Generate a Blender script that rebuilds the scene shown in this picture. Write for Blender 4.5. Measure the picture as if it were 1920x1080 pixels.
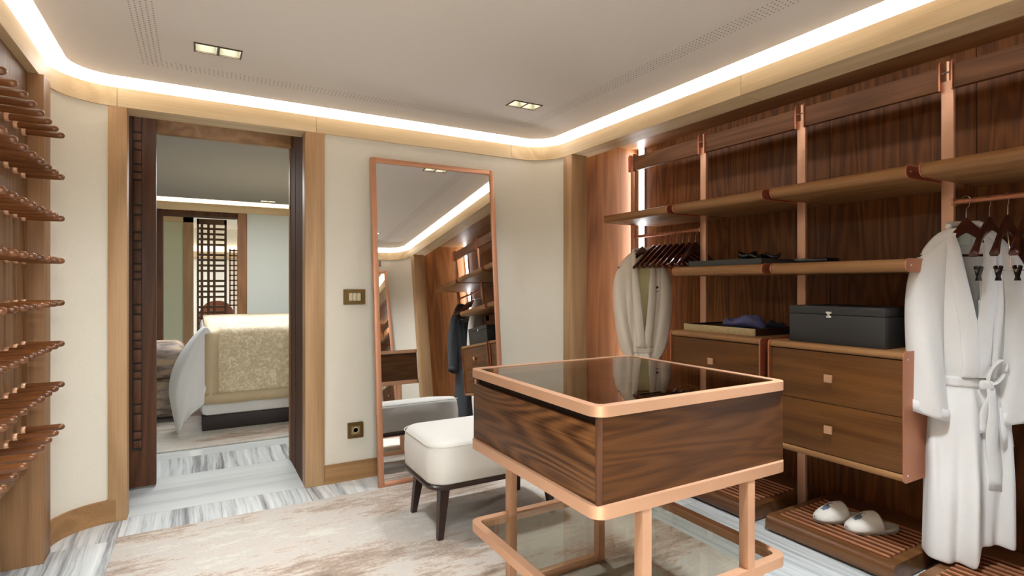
import bpy, bmesh, math, random
from mathutils import Vector, Matrix
for o in list(bpy.data.objects): bpy.data.objects.remove(o)
SC = bpy.context.scene; COL = SC.collection
PI = math.pi
# ------------------------------------------------------------------ camera
F_PX = 1029.0; YAW = 0.5198; CAM_H = 1.30; HORIZON = 533.0
cam = bpy.data.cameras.new('camera'); cam.sensor_width = 36.0; cam.sensor_fit = 'HORIZONTAL'
cam.lens = 36.0 * F_PX / 1920.0; cam.shift_y = -(540.0 - HORIZON) / 1920.0
cam.clip_start = 0.02; cam.clip_end = 60
co = bpy.data.objects.new('camera', cam); COL.objects.link(co)
co.location = (0, 0, CAM_H); co.rotation_euler = (PI / 2, 0, -YAW)
SC.camera = co
# ------------------------------------------------------------------ view, world
SC.view_settings.view_transform = 'Standard'; SC.view_settings.look = 'None'
SC.view_settings.gamma = 1.0; SC.view_settings.use_curve_mapping = False
SC.view_settings.exposure = 1.52
SC.cycles.use_denoising = True
SC.cycles.max_bounces = 10; SC.cycles.diffuse_bounces = 6; SC.cycles.glossy_bounces = 6
SC.cycles.transparent_max_bounces = 16; SC.cycles.transmission_bounces = 6
SC.cycles.sample_clamp_indirect = 6.0; SC.cycles.caustics_reflective = False; SC.cycles.caustics_refractive = False
w = bpy.data.worlds.new('world'); SC.world = w; w.use_nodes = True
w.node_tree.nodes['Background'].inputs[0].default_value = (0.9, 0.92, 1, 1)
w.node_tree.nodes['Background'].inputs[1].default_value = 0.05
# light levels
COVE = 2.5            # LED cove behind the oak band
STRIP = 9.0           # vertical LED strip in the wardrobe
DOWN = 4.3            # downlights, watts per cell
LOBBY_FILL = 72.0           # fill lamp added in the unseen lobby behind the camera
BED_COVE = 0.6; FAR_COVE = 1.2

def area(name, loc, rot, sx, sy, power, col, spread=PI):
    l = bpy.data.lights.new(name, 'AREA'); l.shape = 'RECTANGLE'; l.size = sx; l.size_y = sy
    l.energy = power; l.color = col; l.spread = spread
    o = bpy.data.objects.new(name, l); COL.objects.link(o); o.location = loc; o.rotation_euler = rot
    return o
WARM = (0.93, 0.98, 1.0)
area('lobby_fill_light', (0.3, -1.0, 2.38), (0, 0, 0), 1.4, 1.0, LOBBY_FILL, (0.86, 0.95, 1.0))  # added soft fill through the doorway
area('bedroom_light', (0.6, 6.3, 2.37), (0, 0, 0), 1.6, 1.6, 27, (0.96, 0.99, 1.0))
area('hall_light', (0.1, 11.6, 2.37), (0, 0, 0), 1.0, 2.0, 34, (1, 0.97, 0.90))
DOWNLIGHTS = [(0.085, 2.985), (1.77, 2.94), (0.085, 0.85), (1.77, 0.85)]
for dx, dy in DOWNLIGHTS:
    for k in (-0.05, 0.05):
        area('downlight_lamp', (dx + k, dy, 2.492), (0, 0, 0), 0.075, 0.075, DOWN * (0.6 if dy > 2 else 1.9), WARM, 2.0)

# ------------------------------------------------------------------ materials
def lin(c):
    return tuple(((v / 255 / 12.92) if v / 255 <= 0.04045 else ((v / 255 + 0.055) / 1.055) ** 2.4) for v in c) + (1.0,)
def newmat(name):
    m = bpy.data.materials.new(name); m.use_nodes = True
    nt = m.node_tree; b = nt.nodes['Principled BSDF']
    return m, nt, b
def N(nt, t, **k):
    n = nt.nodes.new(t)
    for a, v in k.items():
        if a in n.inputs: n.inputs[a].default_value = v
        else: setattr(n, a, v)
    return n
def plain(name, c, rough=0.5, metal=0.0, noise=0.0, nscale=40, bump=0.0, bscale=200, spec=None, sheen=0):
    m, nt, b = newmat(name)
    b.inputs['Roughness'].default_value = rough; b.inputs['Metallic'].default_value = metal
    if spec is not None: b.inputs['Specular IOR Level'].default_value = spec
    if sheen: b.inputs['Sheen Weight'].default_value = sheen
    tc = N(nt, 'ShaderNodeTexCoord')
    nz = N(nt, 'ShaderNodeTexNoise', Scale=nscale, Detail=4.0); nt.links.new(tc.outputs['Object'], nz.inputs['Vector'])
    mx = N(nt, 'ShaderNodeMix', data_type='RGBA')
    cl = lin(c); n_ = max(noise, 0.02)
    mx.inputs['A'].default_value = tuple(v * (1 - n_) for v in cl[:3]) + (1,); mx.inputs['B'].default_value = tuple(min(1, v * (1 + n_)) for v in cl[:3]) + (1,)
    nt.links.new(nz.outputs['Fac'], mx.inputs['Factor']); nt.links.new(mx.outputs['Result'], b.inputs['Base Color'])
    if bump:
        bz = N(nt, 'ShaderNodeTexNoise', Scale=bscale, Detail=3.0); nt.links.new(tc.outputs['Object'], bz.inputs['Vector'])
        bp = N(nt, 'ShaderNodeBump', Strength=bump, Distance=0.003); nt.links.new(bz.outputs['Fac'], bp.inputs['Height'])
        nt.links.new(bp.outputs['Normal'], b.inputs['Normal'])
    return m
def wood(name, dark, light, axis='Z', rings=9.0, rough=0.45, scale=1.0, contrast=1.0, coat=0.0):
    """oak: contour-line rings from a noise stretched along the grain, plus fine pores"""
    m, nt, b = newmat(name); L = nt.links
    b.inputs['Roughness'].default_value = rough; b.inputs['Specular IOR Level'].default_value = 0.3
    if coat: b.inputs['Coat Weight'].default_value = coat; b.inputs['Coat Roughness'].default_value = 0.25
    tc = N(nt, 'ShaderNodeTexCoord'); oi = N(nt, 'ShaderNodeObjectInfo')
    off = N(nt, 'ShaderNodeVectorMath', operation='SCALE'); cmb = N(nt, 'ShaderNodeCombineXYZ')
    for i in range(3): L.new(oi.outputs['Random'], cmb.inputs[i])
    L.new(cmb.outputs[0], off.inputs[0]); off.inputs['Scale'].default_value = 23.0
    add = N(nt, 'ShaderNodeVectorMath', operation='ADD'); L.new(tc.outputs['Object'], add.inputs[0]); L.new(off.outputs[0], add.inputs[1])
    i = 'XYZ'.index(axis)
    def mp(s_along, s_across):
        k = N(nt, 'ShaderNodeMapping'); v = [s_across] * 3; v[i] = s_along
        k.inputs['Scale'].default_value = v; L.new(add.outputs[0], k.inputs['Vector']); return k
    a = mp(0.55 * scale, 5.5 * scale)
    n1 = N(nt, 'ShaderNodeTexNoise', Scale=1.0, Detail=1.5, Roughness=0.45); L.new(a.outputs[0], n1.inputs['Vector'])
    mu = N(nt, 'ShaderNodeMath', operation='MULTIPLY'); L.new(n1.outputs['Fac'], mu.inputs[0]); mu.inputs[1].default_value = rings * 6.283
    sn = N(nt, 'ShaderNodeMath', operation='SINE'); L.new(mu.outputs[0], sn.inputs[0])
    r = N(nt, 'ShaderNodeMapRange'); L.new(sn.outputs[0], r.inputs[0]); r.inputs[1].default_value = -1; r.inputs[2].default_value = 1
    p = mp(3.0 * scale, 160 * scale)
    n2 = N(nt, 'ShaderNodeTexNoise', Scale=1.0, Detail=3.0, Roughness=0.6); L.new(p.outputs[0], n2.inputs['Vector'])
    q = mp(0.8, 2.2)
    n3 = N(nt, 'ShaderNodeTexNoise', Scale=1.0, Detail=2.0); L.new(q.outputs[0], n3.inputs['Vector'])
    m1 = N(nt, 'ShaderNodeMath', operation='MULTIPLY'); L.new(r.outputs[0], m1.inputs[0]); m1.inputs[1].default_value = 0.34
    m2 = N(nt, 'ShaderNodeMath', operation='MULTIPLY_ADD'); L.new(n2.outputs['Fac'], m2.inputs[0]); m2.inputs[1].default_value = 0.8; L.new(m1.outputs[0], m2.inputs[2])
    m3 = N(nt, 'ShaderNodeMath', operation='MULTIPLY_ADD'); L.new(n3.outputs['Fac'], m3.inputs[0]); m3.inputs[1].default_value = 0.5; L.new(m2.outputs[0], m3.inputs[2])
    rg = N(nt, 'ShaderNodeMapRange'); L.new(m3.outputs[0], rg.inputs[0])
    c = 0.82; hw = 0.42 / contrast
    rg.inputs[1].default_value = c - hw; rg.inputs[2].default_value = c + hw
    mx = N(nt, 'ShaderNodeMix', data_type='RGBA'); mx.inputs['A'].default_value = lin(dark); mx.inputs['B'].default_value = lin(light)
    L.new(rg.outputs[0], mx.inputs['Factor']); L.new(mx.outputs['Result'], b.inputs['Base Color'])
    bp = N(nt, 'ShaderNodeBump', Strength=0.12, Distance=0.001); L.new(n2.outputs['Fac'], bp.inputs['Height']); L.new(bp.outputs['Normal'], b.inputs['Normal'])
    return m
def marble(name, axis, base, veins, sc=1.0, contrast=1.0):
    m, nt, b = newmat(name); L = nt.links
    b.inputs['Roughness'].default_value = 0.22
    tc = N(nt, 'ShaderNodeTexCoord'); oi = N(nt, 'ShaderNodeObjectInfo')
    cmb = N(nt, 'ShaderNodeCombineXYZ')
    for i in range(3): L.new(oi.outputs['Random'], cmb.inputs[i])
    off = N(nt, 'ShaderNodeVectorMath', operation='SCALE'); L.new(cmb.outputs[0], off.inputs[0]); off.inputs['Scale'].default_value = 17.0
    add = N(nt, 'ShaderNodeVectorMath', operation='ADD'); L.new(tc.outputs['Object'], add.inputs[0]); L.new(off.outputs[0], add.inputs[1])
    nw = N(nt, 'ShaderNodeTexNoise', Scale=2.5, Detail=2.0); L.new(add.outputs[0], nw.inputs['Vector'])
    wv = N(nt, 'ShaderNodeVectorMath', operation='MULTIPLY_ADD'); L.new(nw.outputs['Color'], wv.inputs[0]); wv.inputs[1].default_value = (0.035, 0.035, 0.0); L.new(add.outputs[0], wv.inputs[2])
    k = N(nt, 'ShaderNodeMapping'); v = [19 * sc, 19 * sc, 3]; v['XY'.index(axis)] = 0.55 * sc
    k.inputs['Scale'].default_value = v; L.new(wv.outputs[0], k.inputs['Vector'])
    n1 = N(nt, 'ShaderNodeTexNoise', Scale=1.0, Detail=8.0, Roughness=0.7); L.new(k.outputs[0], n1.inputs['Vector'])
    cr = N(nt, 'ShaderNodeValToRGB'); L.new(n1.outputs['Fac'], cr.inputs[0])
    e = cr.color_ramp; h = 0.16 / contrast
    e.elements[0].position = 0.5 - h * 1.3; e.elements[0].color = lin(veins[0]); e.elements[1].position = 0.5 + h; e.elements[1].color = lin(base)
    x = e.elements.new(0.5 - h * 0.55); x.color = lin(veins[1]); y = e.elements.new(0.5); y.color = lin(veins[2])
    L.new(cr.outputs[0], b.inputs['Base Color'])
    return m
def emis(name, c, s):
    m, nt, b = newmat(name)
    b.inputs['Base Color'].default_value = c; b.inputs['Emission Color'].default_value = c; b.inputs['Emission Strength'].default_value = s
    return m
def glassy(name, tint, ior=1.5, boost=0.0):
    m = bpy.data.materials.new(name); m.use_nodes = True; nt = m.node_tree; nt.nodes.clear(); L = nt.links
    o = N(nt, 'ShaderNodeOutputMaterial'); t = N(nt, 'ShaderNodeBsdfTransparent'); t.inputs[0].default_value = tint
    g = N(nt, 'ShaderNodeBsdfGlossy'); g.inputs['Roughness'].default_value = 0.015; g.inputs[0].default_value = (1, 1, 1, 1)
    f = N(nt, 'ShaderNodeLayerWeight'); f.inputs['Blend'].default_value = 0.5   # facing term, the same on both faces of the pane
    pw = N(nt, 'ShaderNodeMath', operation='POWER'); L.new(f.outputs['Facing'], pw.inputs[0]); pw.inputs[1].default_value = 5.0
    r0 = ((ior - 1) / (ior + 1)) ** 2 + boost
    ad = N(nt, 'ShaderNodeMath', operation='MULTIPLY_ADD', use_clamp=True); L.new(pw.outputs[0], ad.inputs[0]); ad.inputs[1].default_value = 1 - r0; ad.inputs[2].default_value = r0
    mx = N(nt, 'ShaderNodeMixShader'); L.new(ad.outputs[0], mx.inputs[0]); L.new(t.outputs[0], mx.inputs[1]); L.new(g.outputs[0], mx.inputs[2]); L.new(mx.outputs[0], o.inputs[0])
    return m
def metal(name, c, rough=0.3, m=0.85):
    mm = m; m, nt, b = newmat(name); L = nt.links
    b.inputs['Metallic'].default_value = mm; b.inputs['Roughness'].default_value = rough
    tc = N(nt, 'ShaderNodeTexCoord'); nz = N(nt, 'ShaderNodeTexNoise', Scale=9.0, Detail=3.0); L.new(tc.outputs['Object'], nz.inputs['Vector'])
    mx = N(nt, 'ShaderNodeMix', data_type='RGBA'); cl = lin(c)
    mx.inputs['A'].default_value = tuple(v * 0.92 for v in cl[:3]) + (1,); mx.inputs['B'].default_value = tuple(min(1, v * 1.06) for v in cl[:3]) + (1,)
    L.new(nz.outputs['Fac'], mx.inputs['Factor']); L.new(mx.outputs['Result'], b.inputs['Base Color'])
    return m

OAKL_X = wood('pale_oak_lit_along_x', (198, 170, 130), (230, 206, 168), 'X', 5, 0.5)
OAKL_Y = wood('pale_oak_lit_along_y', (198, 170, 130), (230, 206, 168), 'Y', 5, 0.5)  # both band tones lightened to include the cove spill
OAKL_Z = wood('pale_oak_upright', (160, 122, 86), (198, 162, 122), 'Z', 5, 0.5)
OAKB = wood('baseboard_oak', (140, 102, 66), (178, 136, 92), 'X', 6, 0.5)
PILL_Z = wood('shaded_pillar_oak', (128, 92, 62), (172, 130, 92), 'Z', 6, 0.5)  # pale oak darkened for the shaded face of the left pillar
OAKM_Z = wood('mid_oak_upright', (120, 78, 46), (160, 112, 72), 'Z', 6, 0.5)
SHELF_Y = wood('shelf_oak', (118, 80, 48), (170, 126, 82), 'Y', 5, 0.45)
CAB_Y = wood('cabinet_oak', (74, 42, 16), (118, 76, 34), 'Y', 6, 0.45)
DRAWER_Y = wood('island_drawer_oak', (50, 26, 10), (116, 76, 42), 'Y', 22, 0.42, 1.0, 1.35)
DRAWER_X = wood('island_side_oak', (52, 28, 8), (98, 60, 28), 'X', 10, 0.4, 1.8)
PANEL_Z = wood('dark_panel_oak', (74, 40, 16), (140, 88, 42), 'Z', 12, 0.42, 1.1, 1.15)
PANELR_Z = wood('reddish_panel_oak', (114, 66, 30), (166, 108, 58), 'Z', 9, 0.42, 0.9)
RAIL_Y = wood('rail_oak', (82, 52, 30), (128, 88, 56), 'Y', 8, 0.6)
SOFFIT = wood('soffit_oak', (128, 90, 56), (168, 126, 84), 'Y', 6, 0.5)
WALNUT_Z = wood('dark_door_walnut', (58, 34, 20), (104, 66, 42), 'Z', 7, 0.75)
LATT = wood('lattice_brown', (70, 46, 28), (112, 80, 52), 'Z', 4, 0.5)
LEAF_Z = wood('door_leaf_walnut', (64, 36, 20), (108, 68, 42), 'Z', 8, 0.5)
PEGWOOD = wood('peg_wood', (78, 40, 16), (138, 84, 42), 'X', 3, 0.25, 2.0, 1, 0.4)
PEGPANEL = wood('peg_panel_oak', (98, 66, 38), (142, 102, 64), 'Z', 14, 0.5, 1.3, 1.2)
PLAT_Y = wood('platform_oak', (82, 50, 28), (132, 90, 54), 'Y', 5, 0.35, 1, 1, 0.3)
HANGER = wood('hanger_wood', (40, 14, 10), (92, 44, 30), 'X', 4, 0.2, 2, 1, 0.6)
LEGDARK = plain('dark_wenge', (46, 30, 26), 0.3)
COPPER = metal('rose_copper', (214, 167, 134), 0.42, m=0.55)
COPPERD = metal('rose_copper_plate', (200, 134, 100), 0.42, m=0.6)
COPPERM = metal('mirror_frame_copper', (206, 148, 116), 0.45, m=0.5)
PLATE_E = plain('copper_interreflection', (132, 62, 36), 0.45)  # dark red painted for copper reflecting copper inside the gaps
BRASSD = metal('antique_brass', (120, 98, 60), 0.35)
REFL = plain('satin_reflector', (34, 30, 17), 0.8, spec=0.1)
STEEL = metal('steel', (200, 200, 200), 0.2)
CHROME = metal('chrome', (230, 230, 230), 0.1)
IVORY = plain('ivory_plastic', (205, 190, 160), 0.4)
WALL = plain('cream_wallcovering', (226, 219, 205), 0.85, noise=0.03, nscale=60, bump=0.5, bscale=260)
CEIL = plain('warm_grey_ceiling_paint', (226, 217, 208), 0.9)
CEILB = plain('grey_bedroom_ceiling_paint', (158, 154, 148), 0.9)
WHITE = plain('white_paint', (240, 238, 232), 0.9)
BEDWALL = plain('bedroom_wall_paint', (206, 208, 200), 0.85)
GREENWALL = plain('hall_cream_panel', (214, 214, 184), 0.85)
DARK = plain('dark_recess', (34, 24, 20), 0.7)
HOLE_SHADE = plain('hole_shade', (104, 94, 84), 0.9)  # painted shade inside the ceiling holes
GROUT = plain('grout', (150, 150, 150), 0.8)
MARB_Y = marble('streaked_marble', 'Y', (236, 238, 238), [(96, 96, 98), (160, 162, 166), (208, 212, 214)])
MARB_S = marble('soft_streaked_marble', 'Y', (224, 230, 232), [(128, 130, 132), (176, 182, 184), (204, 210, 212)], 1.3, 0.8)
MARB_X = marble('white_marble', 'X', (226, 230, 230), [(160, 164, 166), (200, 204, 206), (216, 220, 221)], 0.6, 0.7)
LINEN = plain('white_upholstery', (222, 219, 214), 0.6, noise=0.02, bump=0.15, bscale=400)
ROBE = plain('white_cotton', (240, 240, 240), 0.9, bump=0.3, bscale=500, sheen=0.2)
ROBECREAM = plain('cream_cotton', (238, 228, 212), 0.9, bump=0.3, bscale=500)
ROBEGREY = plain('charcoal_cotton', (66, 70, 76), 0.9, bump=0.3, bscale=500)
BLACKBOX = plain('black_leatherette', (46, 46, 46), 0.5)
BLACKTRAY = plain('charcoal_card', (66, 68, 68), 0.6)
BLACKTHING = plain('black_gloss', (16, 16, 18), 0.25)
BLUECLOTH = plain('slate_blue_cloth', (94, 94, 136), 0.8, noise=0.1, nscale=20)
NAVY = plain('navy_cloth', (40, 42, 64), 0.8)
BEDBASE = plain('dark_bed_base', (48, 38, 38), 0.6)
SHEET = plain('white_bed_linen', (226, 224, 224), 0.85)
LABEL = plain('pale_green_label', (200, 214, 204), 0.8)
LEATHER = plain('brown_leather', (116, 60, 42), 0.45)
DAMASK_TRAY = plain('gilded_tray_edge', (190, 170, 128), 0.5, noise=0.35, nscale=60)
LEDM = emis('led_cove', (0.97, 0.985, 1.0, 1), COVE)
LEDV = emis('led_strip_light', (0.95, 0.97, 1.0, 1), STRIP)
LEDB = emis('led_bedroom', (1.0, 0.88, 0.66, 1), BED_COVE)
LENS = emis('downlight_lens', (1.0, 0.93, 0.72, 1), 0.25)
GLASS_T = glassy('bronze_glass', (0.62, 0.54, 0.44, 1), 1.55, 0.05)
GLASS_L = glassy('clear_tinted_glass', (0.80, 0.80, 0.76, 1), 1.5)
m_, nt_, b_ = newmat('mirror_silver'); b_.inputs['Metallic'].default_value = 1; b_.inputs['Roughness'].default_value = 0.0; b_.inputs['Base Color'].default_value = (0.86, 0.87, 0.87, 1); MIRROR = m_

def ramp_mat(name, scale_vec, stops, rough=0.9, detail=5, bump=0.4, bscale=300, nscale=1.0, distort=0.0, sheen=0, metallic=0):
    m, nt, b = newmat(name); L = nt.links
    b.inputs['Roughness'].default_value = rough; b.inputs['Metallic'].default_value = metallic
    if sheen: b.inputs['Sheen Weight'].default_value = sheen
    tc = N(nt, 'ShaderNodeTexCoord'); k = N(nt, 'ShaderNodeMapping'); k.inputs['Scale'].default_value = scale_vec
    L.new(tc.outputs['Object'], k.inputs['Vector'])
    n1 = N(nt, 'ShaderNodeTexNoise', Scale=nscale, Detail=float(detail), Roughness=0.6, Distortion=distort); L.new(k.outputs[0], n1.inputs['Vector'])
    cr = N(nt, 'ShaderNodeValToRGB'); L.new(n1.outputs['Fac'], cr.inputs[0]); e = cr.color_ramp
    e.elements[0].position = stops[0][0]; e.elements[0].color = lin(stops[0][1]); e.elements[1].position = stops[-1][0]; e.elements[1].color = lin(stops[-1][1])
    for p, c in stops[1:-1]: x = e.elements.new(p); x.color = lin(c)
    L.new(cr.outputs[0], b.inputs['Base Color'])
    bz = N(nt, 'ShaderNodeTexNoise', Scale=float(bscale), Detail=2.0); L.new(tc.outputs['Object'], bz.inputs['Vector'])
    bp = N(nt, 'ShaderNodeBump', Strength=bump, Distance=0.004); L.new(bz.outputs['Fac'], bp.inputs['Height']); L.new(bp.outputs['Normal'], b.inputs['Normal'])
    return m
def rug_mat():
    m, nt, b = newmat('watercolour_rug'); L = nt.links; b.inputs['Roughness'].default_value = 0.95; b.inputs['Sheen Weight'].default_value = 0.1
    tc = N(nt, 'ShaderNodeTexCoord')
    def nz(sx, sy, det, rough, off):
        k = N(nt, 'ShaderNodeMapping'); k.inputs['Scale'].default_value = (sx, sy, 1); k.inputs['Location'].default_value = (off, off * .7, 0); k.inputs['Rotation'].default_value = (0, 0, 0.05)
        L.new(tc.outputs['Object'], k.inputs['Vector']); n = N(nt, 'ShaderNodeTexNoise', Scale=1.0, Detail=det, Roughness=rough); L.new(k.outputs[0], n.inputs['Vector']); return n
    a = nz(0.9, 2.6, 6.0, 0.72, 3.0); c = nz(5.0, 26.0, 6.0, 0.75, 9.0); d = nz(60, 60, 2.0, 0.6, 1.0)
    m1 = N(nt, 'ShaderNodeMath', operation='MULTIPLY_ADD'); L.new(c.outputs['Fac'], m1.inputs[0]); m1.inputs[1].default_value = 0.36; L.new(a.outputs['Fac'], m1.inputs[2])
    m2 = N(nt, 'ShaderNodeMath', operation='MULTIPLY_ADD'); L.new(d.outputs['Fac'], m2.inputs[0]); m2.inputs[1].default_value = 0.16; L.new(m1.outputs[0], m2.inputs[2])
    cr = N(nt, 'ShaderNodeValToRGB'); L.new(m2.outputs[0], cr.inputs[0]); e = cr.color_ramp
    st = [(0.56, (134, 116, 100)), (0.65, (166, 146, 130)), (0.71, (190, 170, 154)), (0.76, (210, 200, 190)), (0.81, (200, 192, 184)), (0.87, (216, 210, 198))]
    e.elements[0].position = st[0][0]; e.elements[0].color = lin(st[0][1]); e.elements[1].position = st[-1][0]; e.elements[1].color = lin(st[-1][1])
    for p, q in st[1:-1]: x = e.elements.new(p); x.color = lin(q)
    L.new(cr.outputs[0], b.inputs['Base Color'])
    bz = N(nt, 'ShaderNodeTexNoise', Scale=240.0, Detail=2.0); L.new(tc.outputs['Object'], bz.inputs['Vector'])
    bp = N(nt, 'ShaderNodeBump', Strength=0.7, Distance=0.004); L.new(bz.outputs['Fac'], bp.inputs['Height']); L.new(bp.outputs['Normal'], b.inputs['Normal'])
    return m
RUG = rug_mat()
DAMASK = ramp_mat('gold_damask', (1, 1, 1), [(0.40, (196, 176, 144)), (0.5, (208, 188, 154)), (0.60, (230, 214, 186))], 0.5, 6, 0.3, 60, 26.0, 1.5)
DAMASKB = plain('gold_border', (196, 174, 140), 0.5, noise=0.08, nscale=30)
OTTO = ramp_mat('taupe_velvet', (2, 2, 10), [(0.4, (104, 90, 82)), (0.52, (150, 134, 122)), (0.6, (176, 150, 120))], 0.7, 4, 0.2, 80, 2.0)
# slippers' embroidery: blue-grey blotch in local coordinates
def slipper_mat():
    m, nt, b = newmat('slipper_towelling'); L = nt.links; b.inputs['Roughness'].default_value = 0.95
    tc = N(nt, 'ShaderNodeTexCoord'); sp = N(nt, 'ShaderNodeSeparateXYZ'); L.new(tc.outputs['Object'], sp.inputs[0])
    d = N(nt, 'ShaderNodeVectorMath', operation='DISTANCE'); k = N(nt, 'ShaderNodeMapping'); k.inputs['Scale'].default_value = (1, 1.5, 0.6); L.new(tc.outputs['Object'], k.inputs['Vector'])
    L.new(k.outputs[0], d.inputs[0]); d.inputs[1].default_value = (0.062, 0.0, 0.042)
    nz = N(nt, 'ShaderNodeTexNoise', Scale=70.0, Detail=1.0); L.new(tc.outputs['Object'], nz.inputs['Vector'])
    a = N(nt, 'ShaderNodeMath', operation='MULTIPLY_ADD'); L.new(nz.outputs['Fac'], a.inputs[0]); a.inputs[1].default_value = 0.05; L.new(d.outputs['Value'], a.inputs[2])
    lt = N(nt, 'ShaderNodeMath', operation='LESS_THAN'); L.new(a.outputs[0], lt.inputs[0]); lt.inputs[1].default_value = 0.050
    mx = N(nt, 'ShaderNodeMix', data_type='RGBA'); mx.inputs['A'].default_value = lin((238, 234, 228)); mx.inputs['B'].default_value = lin((112, 124, 150))
    L.new(lt.outputs[0], mx.inputs['Factor']); L.new(mx.outputs['Result'], b.inputs['Base Color'])
    bz = N(nt, 'ShaderNodeTexNoise', Scale=300.0); L.new(tc.outputs['Object'], bz.inputs['Vector']); bp = N(nt, 'ShaderNodeBump', Strength=0.5, Distance=0.003)
    L.new(bz.outputs['Fac'], bp.inputs['Height']); L.new(bp.outputs['Normal'], b.inputs['Normal'])
    return m
SLIP = slipper_mat()

# ------------------------------------------------------------------ mesh helpers
class MB:
    def __init__(s): s.v = []; s.f = []
    def add(s, vs, fs):
        n = len(s.v); s.v += [tuple(v) for v in vs]; s.f += [tuple(i + n for i in f) for f in fs]; return s
    def box(s, x0, x1, y0, y1, z0, z1, b=0.0):
        if b > 0: return s.bbox(x0, x1, y0, y1, z0, z1, b)
        return s.add([(x0, y0, z0), (x1, y0, z0), (x1, y1, z0), (x0, y1, z0), (x0, y0, z1), (x1, y0, z1), (x1, y1, z1), (x0, y1, z1)],
                     [(0, 3, 2, 1), (4, 5, 6, 7), (0, 1, 5, 4), (1, 2, 6, 5), (2, 3, 7, 6), (3, 0, 4, 7)])
    def bbox(s, x0, x1, y0, y1, z0, z1, b, seg=2):
        bm = bmesh.new(); bmesh.ops.create_cube(bm, size=1.0)
        for v in bm.verts:
            v.co = Vector(((x0 + x1) / 2 + v.co.x * (x1 - x0), (y0 + y1) / 2 + v.co.y * (y1 - y0), (z0 + z1) / 2 + v.co.z * (z1 - z0)))
        bmesh.ops.bevel(bm, geom=bm.edges[:], offset=b, segments=seg, affect='EDGES', profile=0.5)
        s.add([v.co[:] for v in bm.verts], [[v.index for v in f.verts] for f in (bm.faces if not bm.verts.index_update() else bm.faces)])
        bm.free(); return s
    def prism(s, pts, axis, a0, a1):
        """closed polygon pts (2D) extruded along an axis"""
        def p(u, v, t): return {'X': (t, u, v), 'Y': (u, t, v), 'Z': (u, v, t)}[axis]
        n = len(pts)
        vs = [p(u, v, a0) for u, v in pts] + [p(u, v, a1) for u, v in pts]
        fs = [tuple(range(n))[::-1], tuple(range(n, 2 * n))] + [(i, (i + 1) % n, n + (i + 1) % n, n + i) for i in range(n)]
        return s.add(vs, fs)
    def cyl(s, p0, p1, r0, r1=None, n=12, cap=True):
        r1 = r0 if r1 is None else r1
        p0 = Vector(p0); p1 = Vector(p1); d = (p1 - p0).normalized()
        u = d.cross(Vector((0, 0, 1)) if abs(d.z) < 0.9 else Vector((1, 0, 0))).normalized(); w_ = d.cross(u)
        vs = [];
        for p, r in ((p0, r0), (p1, r1)):
            for k in range(n): a = 2 * PI * k / n; vs.append(p + u * r * math.cos(a) + w_ * r * math.sin(a))
        fs = [(k, (k + 1) % n, n + (k + 1) % n, n + k) for k in range(n)]
        if cap: fs += [tuple(range(n))[::-1], tuple(range(n, 2 * n))]
        return s.add(vs, fs)
    def lathe(s, p0, d, prof, n=12):
        """prof: (distance along d, radius)"""
        p0 = Vector(p0); d = Vector(d).normalized(); u = d.cross(Vector((0, 0, 1)) if abs(d.z) < 0.9 else Vector((1, 0, 0))).normalized(); w_ = d.cross(u)
        rings = [[p0 + d * t + u * r * math.cos(2 * PI * k / n) + w_ * r * math.sin(2 * PI * k / n) for k in range(n)] for t, r in prof]
        return s.loft(rings, True, True)
    def loft(s, rings, closed=True, caps=False):
        n = len(rings[0]); vs = [v for r in rings for v in r]; fs = []
        for i in range(len(rings) - 1):
            for k in range(n if closed else n - 1):
                k2 = (k + 1) % n
                fs.append((i * n + k, i * n + k2, (i + 1) * n + k2, (i + 1) * n + k))
        if caps: fs += [tuple(range(n))[::-1], tuple(range((len(rings) - 1) * n, len(rings) * n))]
        return s.add(vs, fs)
    def tube(s, pts, r, n=8, caps=True):
        pts = [Vector(p) for p in pts]; rings = []
        rr = r if isinstance(r, (list, tuple)) else [r] * len(pts)
        u = None
        for i, p in enumerate(pts):
            d = (pts[min(i + 1, len(pts) - 1)] - pts[max(i - 1, 0)]).normalized()
            if u is None: u = d.cross(Vector((0, 0, 1)) if abs(d.z) < 0.9 else Vector((1, 0, 0))).normalized()
            u = (u - d * u.dot(d)).normalized(); w_ = d.cross(u)
            rings.append([p + u * rr[i] * math.cos(2 * PI * k / n) + w_ * rr[i] * math.sin(2 * PI * k / n) for k in range(n)])
        return s.loft(rings, True, caps)
def mesh_of(mb, name, smooth=None, sub=0, recalc=True):
    me = bpy.data.meshes.new(name); me.from_pydata([tuple(v) for v in mb.v], [], mb.f)
    if recalc or sub:
        bm = bmesh.new(); bm.from_mesh(me); bmesh.ops.recalc_face_normals(bm, faces=bm.faces[:]); bm.to_mesh(me); bm.free()
    if smooth is not None:
        me.polygons.foreach_set('use_smooth', [True] * len(me.polygons))
        me.set_sharp_from_angle(angle=math.radians(smooth))
    me.update(); return me
def thing(name, label, cat, loc=(0, 0, 0), rz=0.0, group=None, rot=None):
    o = bpy.data.objects.new(name, None); COL.objects.link(o); o.empty_display_size = 0.05
    o.location = loc; o.rotation_euler = rot if rot else (0, 0, rz)
    o['label'] = label; o['category'] = cat
    if group: o['group'] = group
    return o
def tag(o, label, cat, group=None):
    o['label'] = label; o['category'] = cat
    if group: o['group'] = group
    return o
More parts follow.
